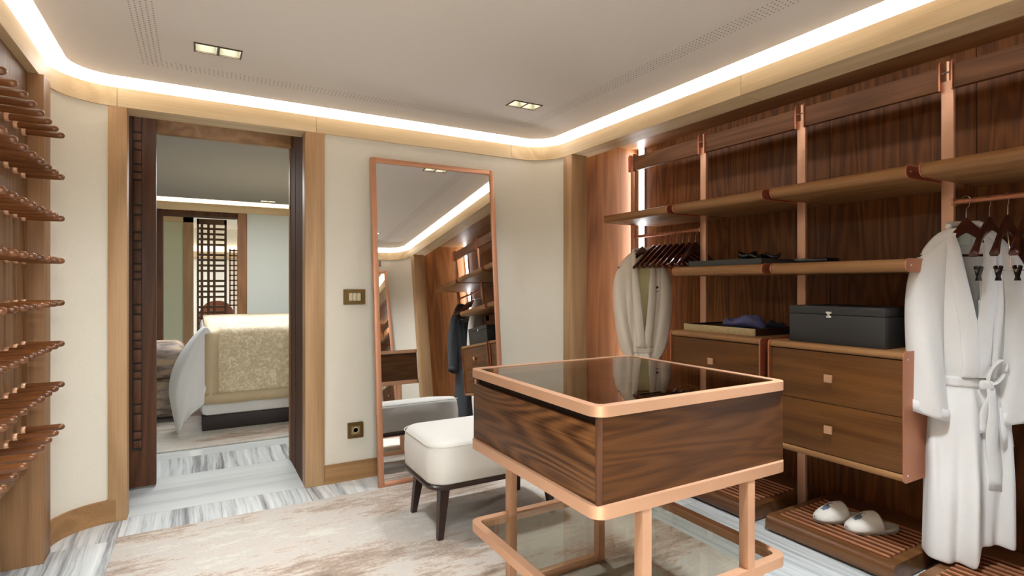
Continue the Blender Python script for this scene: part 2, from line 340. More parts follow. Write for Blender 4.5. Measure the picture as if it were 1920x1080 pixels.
def obj(name, mb, mat, parent=None, smooth=35, world=True, sub=0, solid=0, loc=None, label=None):
    """one mesh object; with world=True vertices are world coordinates (unrotated parents)"""
    me = mb if isinstance(mb, bpy.types.Mesh) else mesh_of(mb, name, smooth)
    o = bpy.data.objects.new(name, me); COL.objects.link(o)
    if mat: me.materials.clear(); me.materials.append(mat)
    if parent: o.parent = parent
    if not isinstance(mb, bpy.types.Mesh) and world:
        if parent:
            p = parent; off = Vector((0, 0, 0))
            while p: off += Vector(p.location); p = p.parent
            me.transform(Matrix.Translation(-off))
    if loc is not None: o.location = loc
    if solid: md = o.modifiers.new('thickness', 'SOLIDIFY'); md.thickness = solid; md.offset = 0
    if sub: md = o.modifiers.new('smooth', 'SUBSURF'); md.levels = sub; md.render_levels = sub
    if label: o['label'] = label
    return o
def base_at(o, loc):
    """move a top-level mesh object's origin to loc without moving it"""
    o.data.transform(Matrix.Translation(-Vector(loc))); o.location = loc; return o
def struct(name, mb, mat, parent=None, **k):
    o = obj(name, mb, mat, parent, **k)
    if not parent: o['kind'] = 'structure'
    return o
def sempty(name, loc=(0, 0, 0)):
    o = bpy.data.objects.new(name, None); COL.objects.link(o); o.location = loc; o['kind'] = 'structure'; return o
def copytree(root, loc=None, rz=None):
    r = root.copy(); COL.objects.link(r)
    if loc is not None: r.location = loc
    if rz is not None: r.rotation_euler = (0, 0, rz)
    for ch in list(root.children):
        c = ch.copy(); COL.objects.link(c); c.parent = r
        for g in list(ch.children):
            d = g.copy(); COL.objects.link(d); d.parent = c
    return r
def dupart(o, parent, loc):
    c = o.copy(); COL.objects.link(c); c.parent = parent; c.location = loc; return c

# ------------------------------------------------------------------ room outline
X0, X1, Y0, Y1, RAD = -0.64, 2.43, 0.11, 3.685, 0.25
ZB, ZT, ZC = 2.275, 2.38, 2.42
def outline(d, n=10):
    """closed rounded rectangle, outset by d; starts on the rear side going +X"""
    r = max(RAD + d, 0.02); pts = []
    cs = [((X0 + RAD, Y1 - RAD), PI, PI / 2), ((X1 - RAD, Y1 - RAD), PI / 2, 0), ((X1 - RAD, Y0 + RAD), 0, -PI / 2), ((X0 + RAD, Y0 + RAD), -PI / 2, -PI)]
    for (cx, cy), a0, a1 in cs:
        for k in range(n + 1):
            a = a0 + (a1 - a0) * k / n; pts.append((cx + r * math.cos(a), cy + r * math.sin(a)))
    return pts
def ring_piece(mb, d0, d1, z0, z1, path):
    """path: list of (px,py,nx,ny) outline stations; wall solid between outsets d0 and d1"""
    a = [(p[0] + p[2] * d0, p[1] + p[3] * d0) for p in path]; b = [(p[0] + p[2] * d1, p[1] + p[3] * d1) for p in path]
    rings = [[(*a[i], z0), (*a[i], z1), (*b[i], z1), (*b[i], z0)] for i in range(len(path))]
    mb.loft(rings, True, True)
def stations(n=10):
    """stations around the room: list of (x,y,nx,ny,tag)"""
    out = []
    cs = [('rl', (X0 + RAD, Y1 - RAD), PI, PI / 2), ('rr', (X1 - RAD, Y1 - RAD), PI / 2, 0), ('nr', (X1 - RAD, Y0 + RAD), 0, -PI / 2), ('nl', (X0 + RAD, Y0 + RAD), -PI / 2, -PI)]
    for t, (cx, cy), a0, a1 in cs:
        for k in range(n + 1):
            a = a0 + (a1 - a0) * k / n; out.append((cx + RAD * math.cos(a), cy + RAD * math.sin(a), math.cos(a), math.sin(a)))
    return out
ST = stations()
# path pieces of the band
RL, RR, NR, NL = ST[0:11], ST[11:22], ST[22:33], ST[33:44]
def rear(x): return (x, Y1, 0, 1)
def right(y): return (X1, y, 1, 0)
def near(x): return (x, Y0, 0, -1)
def left(y): return (X0, y, -1, 0)
band = sempty('trim_1')
pieces = [[left(1.9), left(Y1 - RAD)] + RL + [rear(-0.386)], [rear(-0.384), rear(0.659)], [rear(0.661), rear(2.10)], [rear(2.102)] + RR + [right(1.871)],
          [right(1.869), right(Y0 + RAD)] + NR + [near(1.4)], [near(1.398), near(-0.38)], [near(-0.382)] + NL + [left(1.898)]]
for pc in pieces:
    p2 = [pc[0]]
    for q in pc[1:]:
        if abs(q[0] - p2[-1][0]) + abs(q[1] - p2[-1][1]) > 1e-4: p2.append(q)
    mb = MB(); ring_piece(mb, 0.0, 0.17, ZB, ZT, p2)
    o = obj('plank', mb, OAKL_X if abs(p2[0][3]) > 0.5 and abs(p2[-1][3]) > 0.5 else OAKL_Y, band, smooth=30)
full = [left(1.9), left(Y1 - RAD)] + RL + RR + [right(1.9)] + NR + NL + [left(1.9)]
f2 = [full[0]]
for q in full[1:]:
    if abs(q[0] - f2[-1][0]) + abs(q[1] - f2[-1][1]) > 1e-4: f2.append(q)
# cove: LED diffuser behind the band, cove roof
mb = MB(); ring_piece(mb, 0.115, 0.125, ZT - 0.001, 2.50, f2)
cv = obj('cove_light', mb, LEDM); tag(cv, 'continuous white LED cove glowing between the pale oak band and the ceiling', 'light')
mb = MB(); ring_piece(mb, -0.09, 0.17, 2.50, 2.52, f2); struct('ceiling_cove', mb, WHITE)
# ceiling slab
ceiling = sempty('ceiling', (0.9, 1.9, ZC))
def poly_slab(pts, z0, z1):
    return MB().prism(pts, 'Z', z0, z1)
from mathutils.geometry import tessellate_polygon
outer_ = outline(-0.075); loops = [[Vector((x, y, ZC)) for x, y in outer_]]
HW, HD = 0.0445, 0.046
for dx, dy in DOWNLIGHTS:
    for k in (-0.05, 0.05):
        loops.append([Vector((dx + k + a, dy + b, ZC)) for a, b in ((-HW, -HD), (-HW, HD), (HW, HD), (HW, -HD))])
flat = [v for l in loops for v in l]
cm = MB(); cm.add([v[:] for v in flat], [tuple(t) for t in tessellate_polygon(loops)])
no = len(outer_); cm.loft([[(x, y, ZC) for x, y in outer_], [(x, y, 2.515) for x, y in outer_]], True)
obj('ceiling_panel', cm, CEIL, ceiling, smooth=None)
obj('ceiling_lid', MB().box(X0, X1, Y0, Y1, 2.516, 2.519), CEIL, ceiling, smooth=None)
# perforated air slots, flat squares painted with the shade of punched holes
mb = MB(); nh = 0
def dot(x, y):
    s = 0.0028; mb.add([(x - s, y - s, ZC - 0.0006), (x + s, y - s, ZC - 0.0006), (x + s, y + s, ZC - 0.0006), (x - s, y + s, ZC - 0.0006)], [(0, 3, 2, 1)])
for r in range(5):
    o_ = r * 0.02
    y = 3.345 - o_; x = -0.24 + o_
    while x < 2.06 - o_: dot(x, y); dot(x, 0.45 + o_); x += 0.021
    y = 0.46 + o_
    while y < 3.335 - o_: dot(-0.24 + o_, y); dot(2.06 - o_, y); y += 0.021
pf = obj('perforation', mb, HOLE_SHADE, ceiling, smooth=None); pf['kind'] = 'stuff'

# ------------------------------------------------------------------ floor
floor = sempty('floor', (0.9, 1.9, 0))
obj('grout_bed', MB().box(-2.6, 3.6, -2.2, 14.4, -0.06, -0.004), GROUT, floor, smooth=None)
def slab(x0, x1, y0, y1, m): return obj('slab', MB().box(x0 + .001, x1 - .001, y0 + .001, y1 - .001, -0.02, 0.0), m, floor, smooth=None)
for x in [(-1.1, -0.36), (-0.36, 0.12), (0.12, 0.60), (0.60, 1.13), (1.13, 1.66), (1.66, 2.19), (2.19, 3.4)]: slab(x[0], x[1], 3.42, 3.715, MARB_Y)
slab(-0.36, 0.62, 3.715, 4.372, MARB_X)
slab(0.62, 3.4, 3.715, 4.372, MARB_X); slab(-1.1, -0.36, 3.715, 4.372, MARB_X)
for x0, x1 in ((-2.4, -0.9), (-0.9, 0.25), (0.25, 1.3), (1.3, 2.8)): slab(x0, x1, 4.372, 4.80, MARB_Y)
slab(-2.4, 2.8, 4.80, 5.06, MARB_X)
slab(-2.4, 2.8, 5.06, 8.4, MARB_S); slab(-2.4, 2.8, 8.4, 11.0, MARB_X); slab(-2.4, 2.8, 11.0, 14.3, MARB_X)
for y0, y1 in ((0.1, 1.1), (1.1, 2.25), (2.25, 3.42)): slab(-1.1, -0.36, y0, y1, MARB_Y)
slab(-0.36, 2.19, 0.1, 3.42, MARB_S)
for y0, y1 in ((0.1, 1.2), (1.2, 2.3), (2.3, 3.42)):
    slab(2.19, 2.42, y0, y1, MARB_S); slab(2.42, 3.4, y0, y1, MARB_S)
slab(-1.3, 1.9, -2.1, 0.1, MARB_X)

# ------------------------------------------------------------------ rear wall
def wall_from(path, name, d0=0.015, d1=0.115, z0=0.0, z1=ZB, m=WALL, **k):
    mb = MB(); ring_piece(mb, d0, d1, z0, z1, path); return struct(name, mb, m, smooth=30, **k)
def trimpath(path):
    p2 = [path[0]]
    for q in path[1:]:
        if abs(q[0] - p2[-1][0]) + abs(q[1] - p2[-1][1]) > 1e-4: p2.append(q)
    return p2
wl = sempty('wall_rear', (0.9, 3.7, 0))
mb = MB(); ring_piece(mb, 0.015, 0.115, 0, ZB, trimpath([rear(0.70)] + RR + [right(3.43)])); obj('wallcovering', mb, WALL, wl, smooth=30)
mb = MB(); ring_piece(mb, 0.015, 0.115, 0, ZB, trimpath([left(3.42)] + RL + [rear(-0.40)])); obj('wallcovering', mb, WALL, wl, smooth=30)
# posts of the doorway and of the wardrobe niches (trim)
struct('trim_2', MB().box(-0.426, -0.340, Y1, 3.79, 0, ZB, 0.002), OAKL_Z)
struct('trim_3', MB().box(0.593, 0.712, Y1, 3.79, 0, ZB, 0.002), OAKL_Z)
struct('trim_4', MB().box(2.43, 2.57, 3.345, 3.455, 0, ZB, 0.002), OAKL_Z)
struct('trim_5', MB().box(-0.775, -0.622, 3.295, 3.43, 0, ZB, 0.002), PILL_Z)
struct('trim_6', MB().box(2.43, 2.57, 0.34, 0.45, 0, ZB, 0.002), OAKL_Z)
struct('trim_7', MB().box(-0.775, -0.622, 0.36, 0.49, 0, ZB, 0.002), OAKL_Z)
# baseboards
mb = MB(); ring_piece(mb, 0.0, 0.02, 0, 0.122, trimpath([left(3.43)] + RL + [rear(-0.43)])); struct('baseboard_left', mb, OAKB)
mb = MB(); ring_piece(mb, 0.0, 0.02, 0, 0.122, trimpath([rear(0.714)] + RR + [right(3.46)])); struct('baseboard_rear', mb, OAKB)
# doorway: jambs, ceiling of the recess, head beam
struct('door_frame_1', MB().box(-0.50, -0.372, 3.79, 3.856, 0, 2.27).box(-0.50, -0.372, 3.856, 4.15, 0, 2.44).box(-0.50, -0.345, 4.29, 4.372, 0, 2.44), WALNUT_Z)
jr = sempty('door_frame_2', (0.6, 4.0, 0))
obj('jamb_panel', MB().box(0.594, 0.70, 3.79, 3.856, 0, 2.27).box(0.594, 0.70, 3.856, 4.08, 0, 2.44), WALNUT_Z, jr)
obj('jamb_groove', MB().box(0.615, 0.70, 4.08, 4.11, 0, 2.44), DARK, jr)
obj('jamb_panel', MB().box(0.594, 0.70, 4.11, 4.33, 0, 2.44), WALNUT_Z, jr)
obj('jamb_edge', MB().box(0.588, 0.70, 4.33, 4.38, 0, 2.44), OAKM_Z, jr)
struct('door_frame_3', MB().box(-0.36, 0.62, 3.855, 4.372, 2.43, 2.46), DARK)
struct('door_frame_4', MB().box(-0.36, 0.62, 4.32, 4.38, 2.302, 2.45, 0.002), SHELF_Y)
struct('wall_bedroom_near', MB().box(-2.5, -0.46, 4.25, 4.372, 0, 2.5).box(0.70, 2.9, 4.25, 4.372, 0, 2.5), BEDWALL)
# sliding door leaf with a column of small inlaid blocks
dl = thing('sliding_door', 'dark walnut sliding door leaf with a column of carved square blocks, half pulled out', 'door', (-0.3, 4.20, 0))
obj('leaf', MB().box(-0.47, -0.233, 4.195, 4.245, 0.012, 2.42, 0.003), LEAF_Z, dl)
obj('groove', MB().box(-0.360, -0.3080, 4.1940, 4.196, 0.245, 2.40), DARK, dl)
z = 0.26; random.seed(4); hs = [0.055, 0.055, 0.11, 0.06, 0.16, 0.05, 0.05, 0.09]
k = 0
while z < 2.36:
    h = hs[k % 8]; k += 1
    obj('block', MB().box(-0.354, -0.3115, 4.186, 4.1955, z + .005, z + h - .005, 0.003), LEAF_Z, dl); z += h
# above-door closing
struct('wall_rear_upper', MB().box(-0.9, 2.7, 3.90, 4.0, 2.44, 2.75), DARK)

# ------------------------------------------------------------------ right wardrobe niche
XW = 3.25
wr = sempty('wall_right', (XW, 1.9, 0))
edges = [0.26, 0.50, 1.18, 1.885, 2.60, 3.30, 3.54]
for a, b in zip(edges[:-1], edges[1:]):
    obj('panel', MB().box(XW, XW + 0.03, a + .0015, b - .0015, 0, 2.46), PANEL_Z, wr, smooth=None)
obj('backing', MB().box(XW + .03, XW + 0.1, 0.2, 3.6, 0, 2.5), DARK, wr, smooth=None)
ws = sempty('wall_wardrobe_end', (2.9, 3.42, 0))
for a, b in ((2.50, 2.62), (2.62, 2.82), (2.82, 3.04), (3.04, 3.26)):
    obj('panel', MB().box(a + .0005, b - .0005, 3.530, 3.56, 0, 2.27 if a < 2.6 else 2.46), PANELR_Z, ws, smooth=None)
wn = sempty('wall_wardrobe_near', (2.9, 0.38, 0))
for a, b in ((2.50, 2.62), (2.62, 2.82), (2.82, 3.04), (3.04, 3.26)):
    obj('panel', MB().box(a + .0005, b - .0005, 0.24, 0.27, 0, 2.27 if a < 2.6 else 2.46), PANELR_Z, wn, smooth=None)
struct('ceiling_niche', MB().box(2.59, 3.30, 0.22, 3.58, 2.44, 2.50), SOFFIT)
# vertical LED strips
for y in (3.463, 0.337):
    t = thing('led_strip', 'tall white LED strip glowing behind the bathrobe with the yellow lining' if y > 2 else 'tall white LED strip at the near end of the wardrobe', 'light', (XW, y, 0))
    obj('channel', MB().box(XW - .014, XW - .001, y - .032, y + .032, 0.0, 2.438), STEEL, t)
    obj('diffuser', MB().box(XW - .02, XW - .0141, y - .026, y + .026, 0.002, 2.436), LEDV, t)

# ------------------------------------------------------------------ left peg niche
XP = -0.68
struct('wall_left', MB().box(-1.12, -1.06, 0.2, 3.6, 0, 2.5), DARK)
struct('ceiling_niche_left', MB().box(-1.1, -0.80, 0.2, 3.5, 2.28, 2.32), OAKM_Z)
pb = thing('peg_board', 'oak wall board carrying eight long rows of polished wooden pegs', 'rack', (XP, 2.3, 0))
for a, b in ((0.49, 1.40), (1.40, 2.35), (2.35, 3.294)):
    obj('board', MB().box(XP - .04, XP, a + .001, b - .001, 0.445, ZB - 0.001), PEGPANEL, pb)
pegm = mesh_of(MB().lathe((0, 0, 0), (1, 0, 0), [(0.0, 0.013), (0.128, 0.0145), (0.140, 0.0135), (0.147, 0.0095), (0.150, 0.003)], 14), 'peg', 50)
colm = mesh_of(MB().lathe((0, 0, 0), (1, 0, 0), [(0.0, 0.019), (0.012, 0.019), (0.014, 0.017), (0.014, 0.0135)], 16), 'collar', 50)
pegm.materials.append(PEGWOOD); colm.materials.append(COPPER)
ROWS = [0.648, 0.842, 1.028, 1.215, 1.407, 1.600, 1.790, 1.981]
for z in ROWS:
    for k in range(14):
        y = 3.205 - 0.1255 * k
        p = obj('peg', pegm, None, pb, loc=(0, y - 2.3, z)); obj('collar', colm, None, p, loc=(0, 0, 0))

# ------------------------------------------------------------------ near wall (behind the lens) with a second leaning mirror
wnr = sempty('wall_near', (0.9, 0.1, 0))
mb = MB(); ring_piece(mb, 0.015, 0.115, 0, ZB, trimpath([right(0.34)] + NR + [near(0.72)])); obj('wallcovering', mb, WALL, wnr, smooth=30)
mb = MB(); ring_piece(mb, 0.015, 0.115, 0, ZB, trimpath([near(-0.42)] + NL + [left(0.36)])); obj('wallcovering', mb, WALL, wnr, smooth=30)
struct('trim_8', MB().box(-0.43, -0.345, -0.02, Y0, 0, ZB), OAKL_Z)
struct('trim_9', MB().box(0.62, 0.735, -0.02, Y0, 0, ZB), OAKL_Z)
mb = MB(); ring_piece(mb, 0.0, 0.02, 0, 0.122, trimpath([right(0.34)] + NR + [near(0.74)])); struct('baseboard_near', mb, OAKL_X)
struct('wall_lobby', MB().box(-1.3, -1.2, -2.1, 0.0, 0, 2.42).box(1.8, 1.9, -2.1, 0.0, 0, 2.42).box(-1.3, 1.9, -2.2, -2.1, 0, 2.42), WALL)
struct('ceiling_lobby', MB().box(-1.3, 1.9, -2.2, -0.07, 2.42, 2.46), WHITE)
struct('wall_lobby_head', MB().box(-1.3, 1.9, -0.06, -0.0, 2.276, 2.6), WALL)

# ------------------------------------------------------------------ bedroom and hall beyond
BY = 8.4
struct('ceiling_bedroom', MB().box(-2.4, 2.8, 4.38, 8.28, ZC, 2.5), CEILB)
o = obj('bedroom_cove_light', MB().box(-2.4, 2.8, BY + .06, BY + .07, ZT - .002, 2.52), LEDB); tag(o, 'warm LED cove line above the far bedroom wall', 'light')
struct('ceiling_bedroom_cove', MB().box(-2.4, 2.8, 8.1, BY + .1, 2.52, 2.54), WHITE)
struct('trim_10', MB().box(-2.4, 2.8, BY, BY + .09, ZB, ZT), OAKL_X)
struct('wall_bedroom_left', MB().box(-2.5, -2.4, 4.3, 14.3, 0, 2.5), BEDWALL)
struct('wall_bedroom_right', MB().box(2.8, 2.9, 4.3, 14.3, 0, 2.5), BEDWALL)
struct('wall_bedroom_far', MB().box(-2.4, -0.60, BY + .01, BY + .1, 0, ZB).box(0.59, 2.8, BY + .01, BY + .1, 0, ZB), BEDWALL)
struct('trim_11', MB().box(0.475, 0.585, BY - .005, BY + .14, 0, ZB), OAKM_Z)
struct('door_frame_5', MB().box(-0.58, -0.40, BY, BY + .3, 0, ZB), WALNUT_Z)
struct('door_frame_6', MB().box(-0.40, 0.475, BY + .02, BY + .3, 2.215, ZB), WALNUT_Z)
HY = 10.0
struct('wall_hall_side', MB().box(-2.4, -0.20, HY, HY + .1, 0, 2.27), GREENWALL)
struct('trim_12', MB().box(-0.20, -0.06, HY - .02, HY + .12, 0, 2.38), OAKL_Z)
struct('trim_13', MB().box(-2.4, -0.06, HY - .02, HY + .1, 2.27, 2.38), OAKL_X)
struct('ceiling_hall', MB().box(-2.4, 2.8, BY + .3, 14.3, 2.56, 2.6), CEIL)
struct('wall_hall_end', MB().box(-2.4, 2.8, 14.2, 14.3, 0, 2.6), WHITE)
o = obj('hall_cove_light', MB().box(-1.0, 2.6, 14.1, 14.19, 2.03, 2.16), LEDB); tag(o, 'warm cove light strip seen through the lattice screen', 'light')
struct('trim_14', MB().box(-1.0, 2.6, 14.0, 14.19, 1.90, 2.03), OAKL_X)
# lattice screen
ls = thing('lattice_screen', 'dark brown wooden lattice screen standing in the opening beyond the bed', 'screen', (0.19, HY, 0))
LX0, LX1 = -0.015, 0.405
obj('frame', MB().box(LX0, LX0 + .03, HY, HY + .05, 0, 2.34).box(LX1 - .035, LX1, HY, HY + .05, 0, 2.34).box(LX0, LX1, HY, HY + .05, 2.255, 2.34).box(LX0, LX1, HY, HY + .05, 0, 0.08), LATT, ls)
for x in (0.037, 0.127, 0.209):
    obj('upright', MB().box(x, x + .037, HY + .004, HY + .046, 0.05, 2.30), LATT, ls)
z = 2.255; k = 0
seq = [.051, .051, .051, .051, .128, .051, .051, .051]
while z > 0.15:
    z -= seq[k] if k < 8 else .051 if (k % 4) else .128
    obj('crossbar', MB().box(LX0 + .01, LX1 - .01, HY + .01, HY + .04, z - .034, z), LATT, ls); z -= .034; k += 1
dp = thing('hall_lattice_panel', 'small dark lattice panel glimpsed beside the lattice screen', 'screen', (0.78, 13.6, 0))
for x in (0.60, 0.68, 0.76, 0.84, 0.92): obj('upright', MB().box(x, x + .03, 13.6, 13.64, 0.0, 2.08), WALNUT_Z, dp)
for k in range(12): obj('crossbar', MB().box(0.6, 0.95, 13.6, 13.64, 0.82 + k * .11, 0.85 + k * .11), WALNUT_Z, dp)
ch = thing('round_back_chair', 'brown leather chair with a rounded back behind the lattice screen', 'chair', (0.30, 11.6, 0))
def arc(cx, cy, r, a0, a1, n): return [(cx + r * math.cos(a0 + (a1 - a0) * k / n), cy + r * math.sin(a0 + (a1 - a0) * k / n)) for k in range(n + 1)]
mbk = MB(); out = arc(0.30, 11.6, 0.30, 0, PI, 16); inn = arc(0.30, 11.6, 0.25, 0, PI, 16)
mbk.loft([[(o_[0], 11.6 - (o_[1] - 11.6), 0.45), (o_[0], 11.6 - (o_[1] - 11.6), 1.00 - 0.25 * abs(math.cos(PI * i / 16)) ** 3), (n_[0], 11.6 - (n_[1] - 11.6), 1.00 - 0.25 * abs(math.cos(PI * i / 16)) ** 3), (n_[0], 11.6 - (n_[1] - 11.6), 0.45)] for i, (o_, n_) in enumerate(zip(out, inn))], True, True)
obj('backrest', mbk, LEATHER, ch); obj('seat', MB().box(0.04, 0.56, 11.36, 11.85, 0.42, 0.50, 0.03), LEATHER, ch)
for x in (0.08, 0.50):
    for y in (11.4, 11.8): obj('leg', MB().cyl((x, y, 0), (x, y, 0.42), 0.015, 0.022), LEGDARK, ch)

# bed
bed = thing('bed', 'large bed with a gold damask throw and white sheet hanging to the floor', 'bed', (1.2, 6.4, 0))
obj('base', MB().box(0.03, 2.6, 5.50, 7.4, 0.0142, 0.145, 0.01), BEDBASE, bed)
obj('mattress', MB().box(0.02, 2.6, 5.46, 7.4, 0.145, 0.90, 0.05), SHEET, bed)
# throw: top + front fall with gentle waves
rings = []
def throw_pts(x):
    wv = 0.008 * math.sin(x * 17) + 0.005 * math.sin(x * 41 + 1)
    return [(x, 7.4, 0.925), (x, 6.4, 0.932), (x, 5.62, 0.93), (x, 5.50, 0.915), (x, 5.445 + wv * .3, 0.86), (x, 5.435 + wv, 0.70), (x, 5.43 + wv * 1.3, 0.50), (x, 5.425 + wv * 1.5, 0.34), (x, 5.42 + wv * 1.7, 0.265)]
for k in range(0, 61): rings.append(throw_pts(0.05 + k * 0.042))
obj('throw', MB().loft(rings, False), DAMASK, bed, smooth=60, solid=0.03)
mbb = MB()
mbb.loft([[(p[0], p[1] - .018, p[2]) for p in throw_pts(x)[3:]] for x in (0.052, 0.10, 0.155)], False)
mbb.loft([[(x, 5.402 + 0.012 * math.sin(x * 17), z_) for z_ in (0.355, 0.31, 0.262)] for x in [0.05 + k * .042 for k in range(61)]], False)
obj('throw_border', mbb, DAMASKB, bed, smooth=60, solid=0.012)
# hanging sheet corner
mbs = MB(); rings = []
for i in range(15):
    t = i / 14; z = 0.93 - 0.91 * t ** 1.15
    ring = []
    for j in range(17):
        s_ = j / 16
        xl = 0.05 - 0.30 * math.sin(min(1, t * 1.25) * PI * .55) * (1 - 0.28 * t ** 3)
        xr = 0.07 + (0.09 * math.sin(t * 4.2) if t < .75 else 0.06 - 0.9 * (t - .75))
        if t > .8: xr = max(xl + 0.04, xr)
        x = xl + (xr - xl) * s_
        y = 5.46 - 0.05 * math.sin(s_ * PI) * t - 0.018 * math.sin(s_ * 15 + t * 2) * t
        if s_ < .2: y += (0.2 - s_) * 1.2
        ring.append((x, y - 0.02, z + (0.22 * (s_ - .25) * max(0, t - .7) / .3 if s_ > .25 else 0)))
    rings.append(ring)
obj('sheet', mbs.loft(rings, False), SHEET, bed, smooth=70, solid=0.01, sub=1)
ot = thing('ottoman', 'low patterned taupe velvet seat at the end of the bed', 'ottoman', (-0.6, 6.3, 0))
obj('body', MB().bbox(-1.1, -0.13, 6.0, 6.6, 0.06, 0.42, 0.07, 4), OTTO, ot); obj('cushion', MB().bbox(-1.12, -0.10, 5.97, 6.62, 0.42, 0.74, 0.11, 5), OTTO, ot)
for x in (-1.0, -0.2): obj('leg', MB().box(x, x + .05, 6.05, 6.1, 0.0142, 0.07), LEGDARK, ot)
o = obj('bedroom_rug', MB().box(-2.0, 2.6, 5.0, 8.0, 0.001, 0.014, 0.004), RUG); base_at(o, (0.3, 6.5, 0)); tag(o, 'pale mottled rug under the bed in the next room', 'rug')
o = thing('bedroom_downlight', 'twin recessed downlight in the bedroom ceiling', 'light', (0.82, 8.05, ZC))
obj('frame', MB().box(0.72, 0.92, 8.0, 8.1, ZC - .004, ZC - .0005), DARK, o); obj('cell', MB().box(0.73, 0.815, 8.01, 8.09, ZC - .006, ZC - .004), LENS, o); obj('cell', MB().box(0.825, 0.91, 8.01, 8.09, ZC - .006, ZC - .004), LENS, o)

# ------------------------------------------------------------------ rug
o = obj('rug', MB().box(-0.36, 2.19, 0.35, 3.425, 0.0005, 0.012, 0.004), RUG); base_at(o, (0.9, 1.9, 0)); tag(o, 'large pale watercolour-streaked rug under the island and the stool', 'rug')

# ------------------------------------------------------------------ leaning mirrors
def rrect(x0, x1, z0, z1, r, n=6):
    pts = []
    for (cx, cz), a in (((x1 - r, z0 + r), -PI / 2), ((x1 - r, z1 - r), 0), ((x0 + r, z1 - r), PI / 2), ((x0 + r, z0 + r), PI)):
        for k in range(n + 1): pts.append((cx + r * math.cos(a + PI / 2 * k / n), cz + r * math.sin(a + PI / 2 * k / n)))
    return pts
def frame_mb(outer, inner, axis, a0, a1):
    n = len(outer)
    def p(q, t): return {'X': (t, q[0], q[1]), 'Y': (q[0], t, q[1]), 'Z': (q[0], q[1], t)}[axis]
    rings = [[p(outer[i], a0), p(outer[i], a1), p(inner[i], a1), p(inner[i], a0)] for i in range(n)]
    rings.append(rings[0]); return MB().loft(rings, True)
def leaning_mirror(name, label, x, y, rz, lean, wid, hgt):
    t = thing(name, label, 'mirror', (x, y, 0), rot=(-lean, 0, rz))
    def side(x0, x1, z0, z1): return MB().box(x0, x1, 0, 0.035, z0, z1, 0.002)
    f = MB(); f.box(0, .034, 0, .035, 0, hgt, .002).box(wid - .034, wid, 0, .035, 0, hgt, .002).box(.034, wid - .034, 0, .035, 0, .034, .002).box(.034, wid - .034, 0, .035, hgt - .034, hgt, .002)
    obj('frame', f, COPPERM, t, world=False)
    obj('glass', MB().box(.03, wid - .03, .008, .016, .03, hgt - .03), MIRROR, t, world=False, smooth=None)
    obj('backing', MB().box(.03, wid - .03, .018, .03, .03, hgt - .03), LEGDARK, t, world=False, smooth=None)
    return t
leaning_mirror('standing_mirror', 'tall copper-framed mirror leaning on the cream wall behind the stool', 1.000, 3.445, 0, math.radians(5.3), 0.925, 2.16)
leaning_mirror('standing_mirror', 'tall copper-framed mirror leaning on the wall beside the lobby doorway', 2.16, 0.34, PI, math.radians(5.3), 0.92, 2.13)

# switch and socket
t = thing('light_switch', 'brass wall switch plate with three ivory keys between doorway and mirror', 'switch', (0.903, 3.70, 1.216))
obj('plate', frame_mb(rrect(.833, .975, 1.166, 1.266, .004), rrect(.866, .948, 1.188, 1.244, .003), 'Y', 3.684, 3.70), BRASSD, t)
for k in range(3): obj('key', MB().box(.867 + k * .0272, .892 + k * .0272, 3.688, 3.699, 1.189, 1.243, .002), IVORY, t)
t = thing('power_socket', 'square brass wall socket low on the cream wall beside the doorway', 'socket', (0.91, 3.70, 0.33))
obj('plate', frame_mb(rrect(.860, .962, .278, .380, .004), rrect(.882, .940, .300, .358, .003), 'Y', 3.684, 3.70), BRASSD, t)
obj('insert', MB().box(.882, .940, 3.688, 3.699, .300, .358), metal('brass_insert', (160, 140, 96), .4), t)
obj('pin_well', MB().lathe((0.911, 3.6885, 0.329), (0, -1, 0), [(0, .020), (.003, .020), (.003, .016), (.0005, .016)], 20), IVORY, t)
# vent above second mirror
t = thing('wall_vent', 'small slotted vent high on the near wall', 'vent', (1.9, Y0 - .0, 2.2))
obj('frame', MB().box(1.6, 2.1, Y0 - .014, Y0 - .004, 2.19, 2.26), DARK, t)
for k in range(4): obj('slat', MB().box(1.6, 2.1, Y0 - .012, Y0 + .002, 2.193 + k * .017, 2.200 + k * .017), IVORY, t)

# ------------------------------------------------------------------ downlights
DL_LABEL = ['twin recessed ceiling downlight nearest the doorway', 'twin recessed ceiling downlight above the mirror corner', 'twin recessed ceiling downlight over the near end by the peg board', 'twin recessed ceiling downlight over the near end by the wardrobe']
for (dx, dy), lb in zip(DOWNLIGHTS, DL_LABEL):
    t = thing('downlight', lb, 'light', (dx, dy, ZC), group=None)
    fr = MB()
    for (a, b, c, d) in ((-.102, .102, -.056, -.048), (-.102, .102, .048, .056), (-.102, -.094, -.048, .048), (.094, .102, -.048, .048), (-.006, .006, -.048, .048)):
        fr.box(dx + a, dx + b, dy + c, dy + d, ZC - .004, ZC + .0)
    obj('frame', fr, metal('bronze', (70, 56, 40), .4), t, smooth=None)
    for s in (-1, 1):
        cx = dx + s * .05; mbc = MB()
        mbc.loft([[(cx - a, dy - b, z_), (cx + a, dy - b, z_), (cx + a, dy + b, z_), (cx - a, dy + b, z_)] for a, b, z_ in ((.0445, .046, ZC), (.042, .043, ZC + .074))], True)
        mbc.add([(cx - .042, dy - .043, ZC + .074), (cx + .042, dy - .043, ZC + .074), (cx + .042, dy + .043, ZC + .074), (cx - .042, dy + .043, ZC + .074)], [(0, 1, 2, 3)])
        obj('reflector', mbc, REFL, t, smooth=None)

